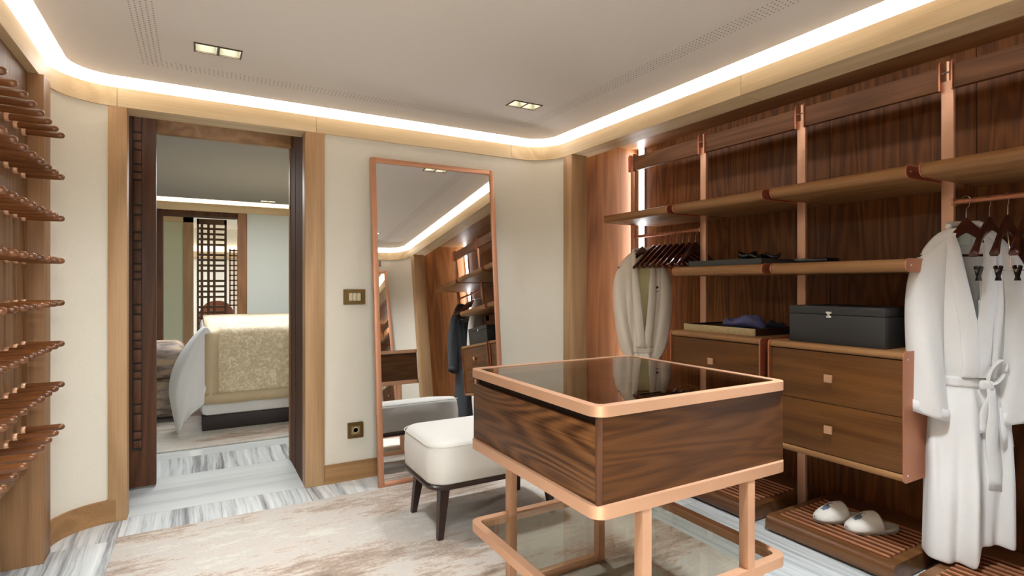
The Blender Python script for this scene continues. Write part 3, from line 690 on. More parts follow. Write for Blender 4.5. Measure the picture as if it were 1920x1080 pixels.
# ------------------------------------------------------------------ stool
SX0, SX1, SY0, SY1 = 1.0, 1.80, 2.53, 3.03
t = thing('upholstered_stool', 'cream upholstered bench stool on dark tapered legs behind the island', 'stool', (1.4, 2.78, 0))
def rr2(x0, x1, y0, y1, r, n=8): return rrect(x0, x1, y0, y1, r, n)
cush = MB(); lv = [(0.298, -.006), (0.306, 0.0), (0.40, 0.004), (0.47, 0.0), (0.493, -.010), (0.505, -.028), (0.511, -.06), (0.515, -.12)]
cush.loft([[(x, y, z) for x, y in rr2(SX0 - d, SX1 + d, SY0 - d, SY1 + d, max(.02, .10 + d))] for z, d in lv], True, True)
obj('cushion', cush, LINEN, t, smooth=60)
pp = [(x, y, .488) for x, y in rr2(SX0 - .003, SX1 + .003, SY0 - .003, SY1 + .003, .10)]; pp.append(pp[0])
obj('piping', MB().tube(pp, .0028, 6, False), LINEN, t, smooth=60)
fr = MB(); fr.loft([[(x, y, z) for x, y in rr2(SX0 - d, SX1 + d, SY0 - d, SY1 + d, .10)] for z, d in ((.268, -.012), (.274, 0.002), (.288, .004), (.298, -.004))], True, True)
obj('frame', fr, LEGDARK, t, smooth=40)
for sx, sy in ((0, 0), (0, 1), (1, 0), (1, 1)):
    xt = SX0 + .09 if sx == 0 else SX1 - .09; yt = SY0 + .08 if sy == 0 else SY1 - .08
    xb = xt + (-.03 if sx == 0 else .03); yb = yt + (-.025 if sy == 0 else .025)
    obj('leg', MB().loft([[(xb - .014, yb - .014, .0121), (xb + .014, yb - .014, .0121), (xb + .014, yb + .014, .0121), (xb - .014, yb + .014, .0121)],
                          [(xt - .026, yt - .026, .270), (xt + .026, yt - .026, .270), (xt + .026, yt + .026, .270), (xt - .026, yt + .026, .270)]], True, True), LEGDARK, t)

# ------------------------------------------------------------------ display island
K = 0.866
IX0, IX1, IY0, IY1 = 0.966, 1.832, 1.210, 2.045
def zz(z): return 1.3 - (1.3 - z) * K
t = thing('display_island', 'dark oak display island with bronze glass top and rose copper frame', 'island', (1.4, 1.63, 0))
TZ1, TZ0 = zz(.902), zz(.866); BZ1, BZ0 = zz(.575), zz(.532); LZ1, LZ0 = zz(.185), zz(.145)
def ringframe(z0, z1, wd, r=.045):
    return frame_mb(rrect(IX0, IX1, IY0, IY1, r), rrect(IX0 + wd, IX1 - wd, IY0 + wd, IY1 - wd, max(.01, r - wd + .008)), 'Z', z0, z1)
obj('top_frame', ringframe(TZ0, TZ1, .030), COPPER, t)
obj('top_glass', poly_slab(rrect(IX0 + .028, IX1 - .028, IY0 + .028, IY1 - .028, .012), TZ1 - .010, TZ1 - .002), GLASS_T, t, smooth=None)
obj('base_frame', ringframe(BZ0, BZ1, .034), COPPER, t)
e = .014
bx = MB()
bx.box(IX0 + e + .018, IX1 - e, IY0 + e, IY0 + e + .018, BZ1, TZ0)          # front side panel
bx.box(IX0 + e + .018, IX1 - e, IY1 - e - .018, IY1 - e, BZ1, TZ0)
bx.box(IX1 - e - .018, IX1 - e, IY0 + e + .018, IY1 - e - .018, BZ1, TZ0)
obj('case_panel', bx, DRAWER_X, t, smooth=None)
obj('corner_stile', MB().box(IX0 + e, IX0 + e + .017, IY0 + e, IY0 + e + .012, BZ1, TZ0), WALNUT_Z, t)
obj('case_bottom', MB().box(IX0 + .03, IX1 - .03, IY0 + .03, IY1 - .03, BZ0 + .01, BZ1), DRAWER_X, t, smooth=None)
dr = obj('drawer', MB().box(IX0 + e, IX0 + e + .02, IY0 + e + .014, IY1 - e - .002, BZ1 + .002, TZ0 - .030, .001), DRAWER_Y, t)
obj('finger_groove', MB().box(IX0 + e + .022, IX0 + e + .030, IY0 + e + .018, IY1 - e - .018, BZ1, TZ0), DARK, t, smooth=None)
IF_ = TZ1 - .075
obj('display_tray', MB().box(IX0 + .045, IX1 - .034, IY0 + .034, IY1 - .034, IF_ - .01, IF_), plain('tray_felt', (104, 74, 50), .9), t, smooth=None)
for x in (1.27, 1.55): obj('divider', MB().box(x, x + .008, IY0 + .034, IY1 - .034, IF_, IF_ + .035), CAB_Y, t, smooth=None)
obj('divider', MB().box(IX0 + .045, IX1 - .034, 1.63, 1.638, IF_, IF_ + .034), CAB_Y, t, smooth=None)
obj('shelf_frame', ringframe(LZ0, LZ1, .032, .045), COPPER, t)
obj('shelf_glass', poly_slab(rrect(IX0 + .030, IX1 - .030, IY0 + .030, IY1 - .030, .012), LZ1 - .012, LZ1 - .004), GLASS_L, t, smooth=None)
LW = .036
for x in (1.155, 1.630):
    for y in (IY0 + .002, IY1 - .002 - LW):
        obj('leg', MB().box(x - LW / 2, x + LW / 2, y, y + LW, .0121, BZ0 + .001, .001), COPPER, t)
for y in (IY0 + .002, IY1 - .002 - LW):
    obj('stretcher', MB().box(1.155 + LW / 2, 1.630 - LW / 2, y + .002, y + LW - .002, .0121, .045, .001), COPPER, t)
# dark accessory lying inside
t = thing('sunglasses', 'dark sunglasses and chain lying under the island glass', 'sunglasses', (1.55, 1.56, IF_ + .0005))
def pxi(x, y, Z):
    u = (x - 960) / F_PX; v = (HORIZON - y) / F_PX; S, C = math.sin(YAW), math.cos(YAW); tt = (Z - CAM_H) / v
    return (tt * (S + u * C), tt * (C - u * S))
gx, gy = pxi(1232, 733, IF_ + .01)
t.location = (gx, gy, IF_ + .0005); t.rotation_euler = (0, 0, -0.35)
for s in (-1, 1):
    obj('lens', MB().lathe((s * .036, 0, .002), (0, 0, 1), [(0, .031), (.004, .033), (.008, .030)], 20), BLACKTHING, t, world=False)
    obj('temple', MB().tube([(s * .068, 0, .010), (s * .066, .06, .012), (s * .05, .125, .006)], .003, 6), BLACKTHING, t, world=False)
obj('bridge', MB().tube([(-.01, .004, .008), (0, .008, .012), (.01, .004, .008)], .003, 6), BLACKTHING, t, world=False)
t = thing('bead_bracelet', 'black and silver bead bracelet lying under the island glass', 'bracelet', (gx + .13, gy - .035, IF_ + .0005))
bead = mesh_of(MB().lathe((0, 0, -.009), (0, 0, 1), [(0, .002), (.003, .007), (.009, .009), (.015, .007), (.018, .002)], 8), 'bead', 60); bead.materials.append(BLACKTHING)
bead2 = bead.copy(); bead2.materials.clear(); bead2.materials.append(CHROME)
for k in range(14):
    a = 2 * PI * k / 14; obj('bead', bead if k % 3 else bead2, None, t, loc=(.04 * math.cos(a), .032 * math.sin(a), .009))

# ------------------------------------------------------------------ wardrobe shelving system
XPST = 3.0; POSTS = [3.30, 2.602, 1.900, 1.196, 0.494]
sh = thing('wardrobe_shelving', 'open wardrobe shelving with copper posts, oak shelves and hanging rods', 'shelving', (2.95, 1.9, 0))
for i, y in enumerate(POSTS):
    p = obj('post', MB().box(XPST - .010, XPST + .012, y - .024, y + .024, 0.0, 2.235, .002), COPPER, sh)
    for s in (-1, 1):
        if (i == 0 and s == 1) or (i == 4 and s == -1): pass
        pts = [(XPST - .030, 2.19), (XPST + .012, 2.19), (XPST + .012, 2.31), (XPST + .004, 2.325), (XPST - .022, 2.325), (XPST - .030, 2.31)]
        obj('rail_clamp', MB().prism(pts, 'Y', y + s * .024 - .003, y + s * .024 + .003), COPPERD, p)
    obj('clamp_prong', MB().box(XPST - .006, XPST + .008, y - .006, y + .004, 2.235, 2.325), COPPER, p)
    obj('clamp_pin', MB().cyl((XPST - .008, y - .03, 2.275), (XPST - .008, y + .03, 2.275), .004, n=8), CHROME, p)
def bull(x0, x1, z0, z1, n=8):
    r = (z1 - z0) / 2; pts = [(x1, z0), (x1, z1), (x0 + r, z1)]
    pts += [(x0 + r - r * math.sin(PI * k / n), z0 + r + r * math.cos(PI * k / n)) for k in range(1, n)] + [(x0 + r, z0)]
    return pts
for a, b in zip(POSTS[:-1], POSTS[1:]):
    obj('rail', MB().box(XPST - .020, XPST + .008, b + .028, a - .028, 2.195, 2.303, .002), RAIL_Y, sh)
SXF = 2.675
def shelf(y0, y1, z0, z1, xb=3.235, lplate=True, rplate=True, gap=True):
    s = obj('shelf_board', MB().prism(bull(SXF, xb, z0, z1), 'Y', y0 + .004, y1 - .004), SHELF_Y, sh, smooth=35)
    for on, y, sg in ((rplate, y0, 1), (lplate, y1, -1)):
        if on:
            obj('end_plate', MB().prism(bull(SXF - .004, SXF + .34, z0 - .003, z1 + .003), 'Y', y, y + sg * .005), COPPERD, s, smooth=35)
            if sg > 0 and gap: obj('plate_gap_tint', MB().prism(bull(SXF + .001, SXF + .335, z0 + .002, z1 - .002), 'Y', y - .0008, y + .001), PLATE_E, s, smooth=35)  # red tint painted where facing gap plates reflect each other
            obj('pin', MB().cyl((SXF + .03, y - .002 * sg, (z0 + z1) / 2), (SXF + .03, y - .006 * sg, (z0 + z1) / 2), .004, n=8), CHROME, s)
    return s
G = .024
Z1a, Z1b = 1.765, 1.822; Z2a, Z2b = 1.356, 1.412
shelf(2.602 + G, 3.272, Z1a, Z1b); shelf(1.900 + G, 2.602 - G, Z1a, Z1b); shelf(1.196 + G, 1.900 - G, Z1a, Z1b); shelf(.494 + G, 1.196 - G, Z1a, Z1b)
shelf(1.900 + G, 2.602 - G, Z2a, Z2b); shelf(1.196 + G, 1.900 - G, Z2a, Z2b, gap=False)
for y0, y1 in ((2.63, 3.276), (0.52, 1.17)):
    r_ = obj('hanging_rod', MB().cyl((XPST, y0, 1.675), (XPST, y1, 1.675), .0125, n=16), COPPERD, sh)
    for y in (y0 - .004, y1 + .004): obj('flange', MB().cyl((XPST, y - .005, 1.675), (XPST, y + .005, 1.675), .02, n=16), COPPER, r_)
# drawer cabinets
def cabinet(y0, y1, label, knobz):
    t = thing('drawer_cabinet', label, 'cabinet', (2.95, (y0 + y1) / 2, .436))
    XF, XB = 2.668, 3.235; z0, z1 = .436, 1.002
    top = MB().prism(bull(XF - .006, XB, z1 - .034, z1)[::1], 'Y', y0 + .006, y1 - .006)
    obj('top_board', top, SHELF_Y, t); obj('bottom_board', MB().prism(bull(XF - .006, XB, z0, z0 + .034), 'Y', y0 + .006, y1 - .006), SHELF_Y, t)
    obj('carcass', MB().box(XF + .02, XB, y0 + .006, y1 - .006, z0 + .034, z1 - .034), DARK, t, smooth=None)
    zs = [(z0 + .036, .716), (.719, z1 - .037)]
    for a, b in zs:
        d = obj('drawer', MB().box(XF, XF + .02, y0 + .009, y1 - .009, a, b, .001), CAB_Y, t)
        kz = (a + b) / 2; ky = (y0 + y1) / 2 + .0
        obj('knob', MB().box(XF - .022, XF - .012, ky - .019, ky + .019, kz - .019, kz + .019, .0015).box(XF - .012, XF, ky - .008, ky + .008, kz - .008, kz + .008), COPPER, d)
    for y, sg in ((y0, 1), (y1, -1)):
        pts = rrect(XF - .012, XB, z0 - .004, z1 + .004, .022)
        if sg > 0 and y > 1.5: obj('plate_gap_tint', MB().prism(rrect(XF - .007, XB, z0 + .001, z1 - .001, .018), 'Y', y - .0008, y + .001), PLATE_E, t)  # same painted interreflection on the far cabinet's gap side
        e_ = obj('end_plate', MB().prism(pts, 'Y', y, y + sg * .006), COPPERD if sg > 0 else COPPERD, t)
        for zc in (z0 + .03, z1 - .03): obj('pin', MB().cyl((XF + .014, y - .003 * sg, zc), (XF + .014, y + .001, zc), .0045, n=8), CHROME, e_)
    return t
cabinet(1.196 + G, 1.900 - G, 'two-drawer oak cabinet with copper ends beneath the black box', 0)
cabinet(1.900 + G, 2.602 - G, 'two-drawer oak cabinet beneath the tray with the blue cloth', 0)
# slatted platforms
def platform(y0, y1, label):
    t = thing('slatted_platform', label, 'platform', (2.95, (y0 + y1) / 2, 0), group=None)
    def prof(x0, x1, z0, z1, r):
        pts = [(x1, z0), (x1, z1)]
        pts += [(x0 + r - r * math.sin(PI / 2 * k / 6), z1 - r + r * math.cos(PI / 2 * k / 6)) for k in range(7)]
        pts += [(x0 + r2_ - r2_ * math.cos(PI / 2 * k / 4), z0 + r2_ - r2_ * math.sin(PI / 2 * k / 4)) for k in range(5)]
        return pts
    r2_ = .02
    obj('base', MB().prism(prof(2.60, 3.24, .006, .084, .034), 'Y', y0, y1), PLAT_Y, t, smooth=40)
    obj('foot', MB().box(2.68, 3.22, y0 + .03, y1 - .03, 0.0002, .006), DARK, t, smooth=None)
    n = 10; xs = [2.665 + k * (.385 / (n - 1)) for k in range(n)]
    sm = mesh_of(MB().bbox(-.0065, .0065, -(y1 - y0) / 2 + .045, (y1 - y0) / 2 - .045, 0, .0095, .003, 2), 'slat', 40); sm.materials.append(metal('slat_copper', (214, 150, 112), .4, .5))
    gm = mesh_of(MB().box(-.0085, .0085, -(y1 - y0) / 2 + .045, (y1 - y0) / 2 - .045, 0, .0006), 'groove'); gm.materials.append(plain('groove_brown', (70, 38, 22), .6))
    for i, x in enumerate(xs):
        obj('slat', sm, None, t, loc=(x - 2.95, 0, .084))
        if i < n - 1: obj('groove', gm, None, t, loc=(x + .0214 - 2.95, 0, .084))
    return t
platform(1.945, 2.575, 'slatted oak shoe platform on the floor beyond the slippers, under the far cabinet')
platform(1.235, 1.850, 'slatted oak shoe platform on which the white slippers stand')
platform(0.53, 1.150, 'slatted oak shoe platform below the white bathrobe with the bow')
platform(2.65, 3.265, 'slatted oak shoe platform at the far end of the wardrobe')

# ------------------------------------------------------------------ hangers
def hanger_tree(name, label, loc, rz, group=None, clips=False, hw=.215):
    t = thing(name, label, 'hanger', loc, rz, group)          # origin: centre of the rod
    # contoured wooden body: arms along local x
    zt = -0.112; rings = []
    for k in range(25):
        s_ = -1 + k / 12; x = s_ * hw
        z = zt - .140 * abs(s_) ** 1.15 + (.0 if abs(s_) > .1 else .0)
        h = .048 * (1 - abs(s_)) ** 1.4 + .020; d = .008 + .010 * abs(s_) ** 2
        y = -.022 * (1 - math.cos(s_ * PI / 2) ) 
        rings.append([(x, y - d, z), (x, y - d * .6, z + h * .5), (x, y + d * .6, z + h * .5), (x, y + d, z), (x, y + d * .6, z - h * .5), (x, y - d * .6, z - h * .5)])
    obj('body', MB().loft(rings, True, True), HANGER, t, smooth=60, world=False)
    if clips:
        obj('clip_bar', MB().cyl((-.17, -.01, zt - .205), (.17, -.01, zt - .205), .0022, n=6), CHROME, t, world=False)
        obj('bar_hook', MB().tube([(0, 0, zt - .02), (0, -.006, zt - .12), (0, -.01, zt - .205)], .0018, 6), CHROME, t, world=False)
        for s_ in (-1, 1):
            x = s_ * .13
            c = obj('clip', MB().loft([[(x - .014, -.022, zt - .19), (x + .014, -.022, zt - .19), (x + .014, -.016, zt - .185), (x - .014, -.016, zt - .185)], [(x - .016, -.008, zt - .248), (x + .016, -.008, zt - .248), (x + .016, -.002, zt - .248), (x - .016, -.002, zt - .248)]], True, True)
                    .loft([[(x - .014, .004, zt - .19), (x + .014, .004, zt - .19), (x + .014, -.002, zt - .185), (x - .014, -.002, zt - .185)], [(x - .016, -.016, zt - .248), (x + .016, -.016, zt - .248), (x + .016, -.010, zt - .248), (x - .016, -.010, zt - .248)]], True, True), BLACKTHING, t, world=False)
            obj('spring', MB().cyl((x - .009, -.010, zt - .207), (x + .009, -.010, zt - .207), .0075, n=10), CHROME, c, world=False)
    else:
        obj('trouser_bar', MB().cyl((-.19, -.012, zt - .135), (.19, -.012, zt - .135), .006, n=8), HANGER, t, world=False)
    hk = [(0, 0, zt + .005), (0, 0, -.045)]
    for k in range(11):
        a = -PI / 2 + PI * 1.28 * k / 10; hk.append((.019 * math.cos(a) * 1.0, 0, .003 + .0195 * math.sin(a) * 1.0 + 0.0))
    hk = [(0, 0, zt + .005), (0, 0, -.040), (.012, 0, -.026)] + [(.0165 * math.cos(a), 0, .0 + .0165 * math.sin(a)) for a in [(-40 + 22 * k) * PI / 180 for k in range(11)]]
    obj('hook', MB().tube(hk, .0016, 6), STEEL, t, smooth=60, world=False)
    return t
h0 = None
HL = ['first empty dark wooden hanger beside the far bathrobe', 'second empty dark hanger from the far bathrobe', 'third empty dark hanger from the far bathrobe', 'fourth empty dark hanger from the far bathrobe',
      'fifth empty dark hanger from the far bathrobe', 'sixth empty dark hanger from the far bathrobe', 'seventh empty dark hanger from the far bathrobe', 'last empty dark hanger beside the copper post']
for k in range(8):
    y = 3.08 - k * .0575; loc = (XPST, y, 1.675)
    if h0 is None: h0 = hanger_tree('coat_hanger', HL[0], loc, 0.0, 'empty hangers at the far end of the wardrobe')
    else:
        c = copytree(h0, loc, random.uniform(-.06, .06)); c['label'] = HL[k]
c0 = None
CLB = ['clip hanger nearest the white bathrobe with the bow', 'second clip hanger from the white bathrobe with the bow', 'third clip hanger from the white bathrobe with the bow', 'fourth clip hanger, in front of the grey bathrobe', 'fifth clip hanger, close to the grey bathrobe']
for k in range(5):
    loc = (XPST, 1.045 - .062 * k, 1.675)
    if c0 is None: c0 = hanger_tree('clip_hanger', CLB[0], loc, 0.0, 'clip hangers at the near end of the wardrobe', True)
    else:
        c = copytree(c0, loc, random.uniform(-.05, .05)); c['label'] = CLB[k]

# ------------------------------------------------------------------ bathrobes (local: x across, -y towards the viewer, z measured from the floor)
def bathrobe(label, loc, rz, mat, hem=.10, hang_h=1.675, vdepth=.50, waist=.90, inner=None, bow=True, emblem=False, tuck=0.0, tie=1.0, hlabel='dark wooden hanger inside the white bathrobe'):
    hh = hanger_tree('robe_hanger', hlabel, (loc[0], loc[1], hang_h), rz, hw=.128)
    t = thing('bathrobe', label, 'bathrobe', (loc[0], loc[1], 0), rz)
    ZN = hang_h - .125                                   # neck height
    random.seed(int(loc[1] * 100))
    NA, NZ = 120, 64; SW = .170
    def W(z):
        u = (ZN - z)
        if u < .10: return .070 + (SW - .070) * min(1, (u / .10)) ** .7
        if z > waist: return SW - (SW - .125 * tie) * ((ZN - .10 - z) / (ZN - .10 - waist)) ** 1.3
        return .125 * tie + (.160 - .125 * tie) * min(1, (waist - z) / .30) + .018 * max(0, (waist - z - .3))
    def D(z):
        u = ZN - z
        d = .028 + .05 * min(1, u / .35)
        if z < waist: d += .03 * min(1, (waist - z) / .5)
        dz = abs(z - waist); return d * (1 - .25 * math.exp(-(dz / .05) ** 2))
    ph = [random.uniform(0, 6.28) for _ in range(6)]
    def surf(a, z):
        w_, d = W(z), D(z)
        x = w_ * math.copysign(abs(math.cos(a)) ** .85, math.cos(a)); y = d * math.sin(a)
        below = max(0, min(1, (waist - z) / .45)); above = max(0, min(1, (ZN - .15 - z) / .4)) * (1 if z > waist else 0)
        amp = .006 + .017 * below + .004 * above
        f = math.sin(x * 46 + ph[0] + z * 1.2) + .5 * math.sin(x * 83 + ph[1] - z * 2.5)
        pin = math.exp(-((z - waist) / .06) ** 2)
        y += amp * f + .005 * pin * math.sin(x * 150)
        if y < 0 or math.sin(a) < 0:
            s_ = 1 / (1 + math.exp((x + .015) * 90))
            y -= .028 * s_ * below
        return Vector((x, y, z))
    rings = []; zs = []
    for i in range(NZ + 1):
        t_ = i / NZ; zs.append(ZN - (ZN - hem) * (t_ ** 1.0))
    for i, z in enumerate(zs):
        ring = []
        for k in range(NA):
            a = 2 * PI * k / NA; p = surf(a, z)
            if z < waist:
                extra = (hem - .0) * 0 + (.085 * max(0, min(1, (p.x + .03) / .03))) * ((waist - z) / (waist - hem))
                p.z += extra
            ring.append(p)
        rings.append(ring)
    mb = MB(); mb.loft(rings, True)
    # cut the V neck
    keep = []
    vz = ZN - vdepth
    for f in mb.f:
        c = sum((Vector(mb.v[i]) for i in f), Vector()) / len(f)
        if c.y < 0 and c.z > vz and abs(c.x) < .008 + .050 * (c.z - vz) / vdepth: continue
        keep.append(f)
    mb.f = keep
    obj('body', mb, mat, t, smooth=80, world=False, solid=.005, sub=1)
    if inner is not None:
        mi = MB(); mi.loft([[surf(a, z) * 1 + Vector((0, .012, 0)) for a in [PI + PI * k / 20 for k in range(4, 17)]] for z in [ZN - .12 - .05 * j for j in range(int((ZN - .12 - waist) / .05))]], False)
        mi.v = [(x * .85 + .02, abs(y) * .3 - .012, z) for x, y, z in mi.v]
        obj('lining', mi, inner, t, smooth=80, world=False)
    # shawl collar: two ribbons from the neck to the waist
    for s_ in (-1, 1):
        rr = []
        n = 22
        for j in range(n + 1):
            u = j / n; z = ZN + .018 - (ZN + .018 - waist - .02) * u
            zc = min(z, ZN - .002)
            xin = s_ * max(.000, (.004 + .056 * max(0, (z - vz)) / vdepth)) if z > vz else s_ * 0.0 - .012 * (1 if s_ > 0 else -1) * min(1, (vz - z) / .2)
            wd = .026 + .038 * math.sin(min(1, u * 1.5) * PI / 2)
            row = []
            for m in range(7):
                q = m / 6; x = xin + s_ * wd * q
                ww = W(zc); xx = max(-.98, min(.98, x / ww))
                yb = -D(zc) * math.sqrt(max(0, 1 - abs(xx) ** 2.35)) 
                lift = .006 + .008 * math.sin(q * PI) + (.004 if q < .9 else 0)
                if u < .12: yb = yb * (u / .12) + (.012) * (1 - u / .12)
                row.append((x, yb - lift - (.006 if s_ < 0 else 0), z + .012 * q * (1 - u) * (-1) - .03 * q * max(0, .12 - u) / .12))
            rr.append(row)
        obj('collar', MB().loft(rr, False), mat, t, smooth=80, world=False, solid=.008, sub=1)
    obj('neck_collar', MB().tube([(-.070, -.006, ZN + .008), (-.055, .020, ZN + .018), (0, .032, ZN + .018), (.055, .020, ZN + .018), (.070, -.006, ZN + .008)], [.012, .016, .017, .016, .012], 10), mat, t, smooth=80, world=False)
    obj('neck_label', MB().box(-.022, .022, .012, .0145, ZN - .075, ZN - .005), LABEL, t, world=False)
    # sleeves
    for s_ in (-1, 1):
        path = [(.118, .0, ZN - .070, .060, .030), (.145, -.005, ZN - .13, .072, .040), (.165, -.02, ZN - .26, .070, .050), (.176, -.035, ZN - .40, .068, .054), (.178, -.05, ZN - .54, .066, .056), (.176, -.058, ZN - .66, .072, .054), (.174, -.062, ZN - .76, .078, .050), (.174, -.062, ZN - .80, .080, .048)]
        rr = []
        for j, (x, y, z, wx, wy) in enumerate(path):
            q_ = j / (len(path) - 1)
            if tuck: x -= tuck * .085 * q_ ** 2; wx *= 1 - .45 * tuck * q_ ** 2; y += .05 * q_; z -= .03 * q_
            else: z -= .03 * q_
            ring = []
            for k in range(28):
                a = 2 * PI * k / 28
                fx = x + wx * math.cos(a); fy = y + wy * math.sin(a) + .007 * math.sin(3 * a + j * .9 + s_)
                fz = z + .05 * math.cos(a) * (1 if j < 2 else .55) * (-1 if j < 3 else (.9 if j > 5 else 0)) * (1)
                ring.append((s_ * fx, fy, fz))
            rr.append(ring)
        obj('sleeve', MB().loft(rr, True), mat, t, smooth=80, world=False, solid=.006, sub=2)
        rc = [] if tuck else [[(s_ * (sx_ + 1.03 * (abs(px_) - sx_) ), 1.03 * (py_ - sy_) + sy_, pz_ + dz_) for (px_, py_, pz_) in rr[-1]] for dz_, sx_, sy_ in ((.055, .174, -.062), (.004, .174, -.062))]
        if rc: obj('cuff', MB().loft(rc, True), mat, t, smooth=80, world=False, solid=.004)
    # belt
    ring0 = []
    for k in range(60):
        a = 2 * PI * k / 60; p = surf(a, waist); d = Vector((p.x, p.y, 0)).normalized() * .010; ring0.append((p.x + d.x, p.y + d.y, waist))
    rr = [[(x, y, waist + dz) for x, y, _ in ring0] for dz in (.022, .008, -.008, -.022)]
    obj('belt', MB().loft(rr, True), mat, t, smooth=80, world=False, solid=.006)
    yb = -D(waist) - .026; bxp = .035
    if bow:
        obj('belt_knot', MB().bbox(bxp - .024, bxp + .026, yb - .016, yb + .014, waist - .028, waist + .014, .012, 3), mat, t, smooth=80, world=False)
        lp = []
        for k in range(13):
            a = 2 * PI * k / 12; lp.append((bxp + .038 + .034 * math.cos(a) * .8 + .020 * math.sin(a), yb - .004, waist + .050 + .055 * math.sin(a)))
        rib = MB(); rib.loft([[(p[0], p[1] - .017, p[2]), (p[0], p[1] + .017, p[2])] for p in lp], False)
        obj('belt_loop', rib, mat, t, smooth=80, world=False, solid=.007, sub=1)
        for (dx, dz, ww) in ((.020, -.44, .030), (-.03, -.20, .020)):
            tl = MB(); tl.loft([[(bxp + dx * q + .012 + (.006 * math.sin(q * 9)) - ww * (.55 + .45 * q), yb - .012 - .006 * math.sin(q * 6), waist - .01 + dz * q), (bxp + dx * q + .012 + ww * (.55 + .45 * q), yb - .004, waist - .01 + dz * q - .006)] for q in [j / 10 for j in range(11)]], False)
            obj('belt_tail', tl, mat, t, smooth=80, world=False, solid=.006)
    # patch pocket
    if bow:
        obj('pocket', MB().loft([[(x, -D(z) * math.sqrt(max(0.05, 1 - (x / W(z)) ** 2)) - .020, z) for x in (.085, .115, .145)] for z in (waist - .10, waist - .20, waist - .27)], False), mat, t, smooth=80, world=False, solid=.006)
    if emblem:
        zc = ZN - .27
        eb = MB(); yy = -.060
        eb.add([(x, yy, z) for x, z in ((.07, zc), (.10, zc + .006), (.10, zc - .012), (.115, zc - .004), (.085, zc - .018), (.072, zc - .012))], [(0, 1, 3, 2, 4, 5)])
        eb.add([(x, yy, z) for x, z in ((.068, zc - .030), (.112, zc - .032), (.112, zc - .036), (.068, zc - .034))], [(0, 1, 2, 3)])
        obj('emblem', eb, plain('embroidery_dark', (58, 48, 44), .8), t, smooth=None, world=False, solid=.002)
    return t
bathrobe('white cotton bathrobe with a tied bow hanging above the near shoe platform', (2.965, 1.115, 0), -0.80, ROBE, hem=.098, waist=.875, vdepth=.40, bow=True, hlabel='dark wooden hanger inside the white bathrobe with the bow')
bathrobe('cream bathrobe with pale yellow lining hanging in front of the LED strip', (2.97, 3.17, 0), -0.55, ROBECREAM, hem=.16, waist=.80, vdepth=.60, tuck=1.0, inner=plain('pale_yellow_lining', (236, 226, 176), .9), bow=False, emblem=True, tie=.95, hlabel='dark wooden hanger inside the cream bathrobe')
bathrobe('charcoal grey bathrobe hanging at the near end of the wardrobe', (2.94, 0.66, 0), -0.6, ROBEGREY, hem=.16, waist=.875, bow=False, hlabel='dark wooden hanger inside the grey bathrobe')

# ------------------------------------------------------------------ things on shelves
# black box on the cabinet
t = thing('storage_box', 'black lidded box with a chrome clasp on the oak cabinet', 'box', (2.90, 1.56, 1.0025))
bx0, bx1, by0, by1, bz0, bz1 = 2.715, 3.06, 1.325, 1.790, 1.0025, 1.190
obj('body', MB().box(bx0, bx1, by0, by1, bz0, bz1 - .042, .002), BLACKBOX, t); obj('lid', MB().box(bx0 - .001, bx1 + .001, by0 - .001, by1 + .001, bz1 - .040, bz1, .003), BLACKBOX, t)
cyb = 1.580
cl = obj('clasp', MB().box(bx0 - .004, bx0 - .0005, cyb - .014, cyb + .014, bz1 - .036, bz1 - .026).box(bx0 - .006, bx0 - .001, cyb - .006, cyb + .006, bz1 - .052, bz1 - .034).box(bx0 - .004, bx0 - .0005, cyb - .012, cyb + .012, bz1 - .056, bz1 - .046), CHROME, t)
# gilt tray with blue cloth on the far cabinet
TX0, TX1, TY0, TY1 = 2.755, 3.12, 2.030, 2.555
zt = 1.0025
t = thing('gilt_tray', 'shallow tray with gilded front edge and dark sides on the far cabinet', 'tray', (2.94, 2.30, zt))
obj('front_edge', MB().box(TX0, TX0 + .012, TY0, TY1, zt, zt + .042, .002), DAMASK_TRAY, t)
obj('tray_side', MB().box(TX0 + .012, TX1, TY0, TY0 + .012, zt, zt + .042).box(TX0 + .012, TX1, TY1 - .012, TY1, zt, zt + .042).box(TX1 - .012, TX1, TY0 + .012, TY1 - .012, zt, zt + .042), LEGDARK, t, smooth=None)
obj('tray_bottom', MB().box(TX0 + .012, TX1 - .012, TY0 + .012, TY1 - .012, zt, zt + .03), LEGDARK, t, smooth=None)
def soft(cx, cy, z0, lx, ly, h, rz, seed, mat, name, label, cat, n=14):
    random.seed(seed); rings = []
    ph = [random.uniform(0, 6) for _ in range(4)]
    for i in range(n + 1):
        u = -1 + 2 * i / n; e_ = (1 - abs(u) ** 4) ** .5 if abs(u) < 1 else 0.12; e_ = max(e_, .12); ring = []
        for k in range(20):
            a = 2 * PI * k / 20
            y = lx * e_ * math.cos(a) * (1 + .06 * math.sin(u * 5 + ph[0])); z = h * (.5 + .5 * math.sin(a)) * e_ * (1 + .25 * math.sin(u * 4 + ph[1]) + .12 * math.sin(3 * a + u * 6 + ph[2]) * (1 if math.sin(a) > 0 else 0))
            ring.append((y, u * ly, z))
        rings.append(ring)
    o = obj(name, MB().loft(rings, True, True), mat, None, smooth=80, world=False, sub=1)
    o.location = (cx, cy, z0); o.rotation_euler = (0, 0, rz); tag(o, label, cat); return o
soft(2.90, 2.21, zt + .031, .075, .135, .072, .10, 3, BLUECLOTH, 'folded_cloth', 'folded slate blue cloth bag lying in the gilt-edged tray', 'cloth')
soft(3.045, 2.095, zt + .031, .045, .055, .04, .2, 8, NAVY, 'navy_pouch', 'dark navy pouch behind the folded blue cloth', 'pouch')
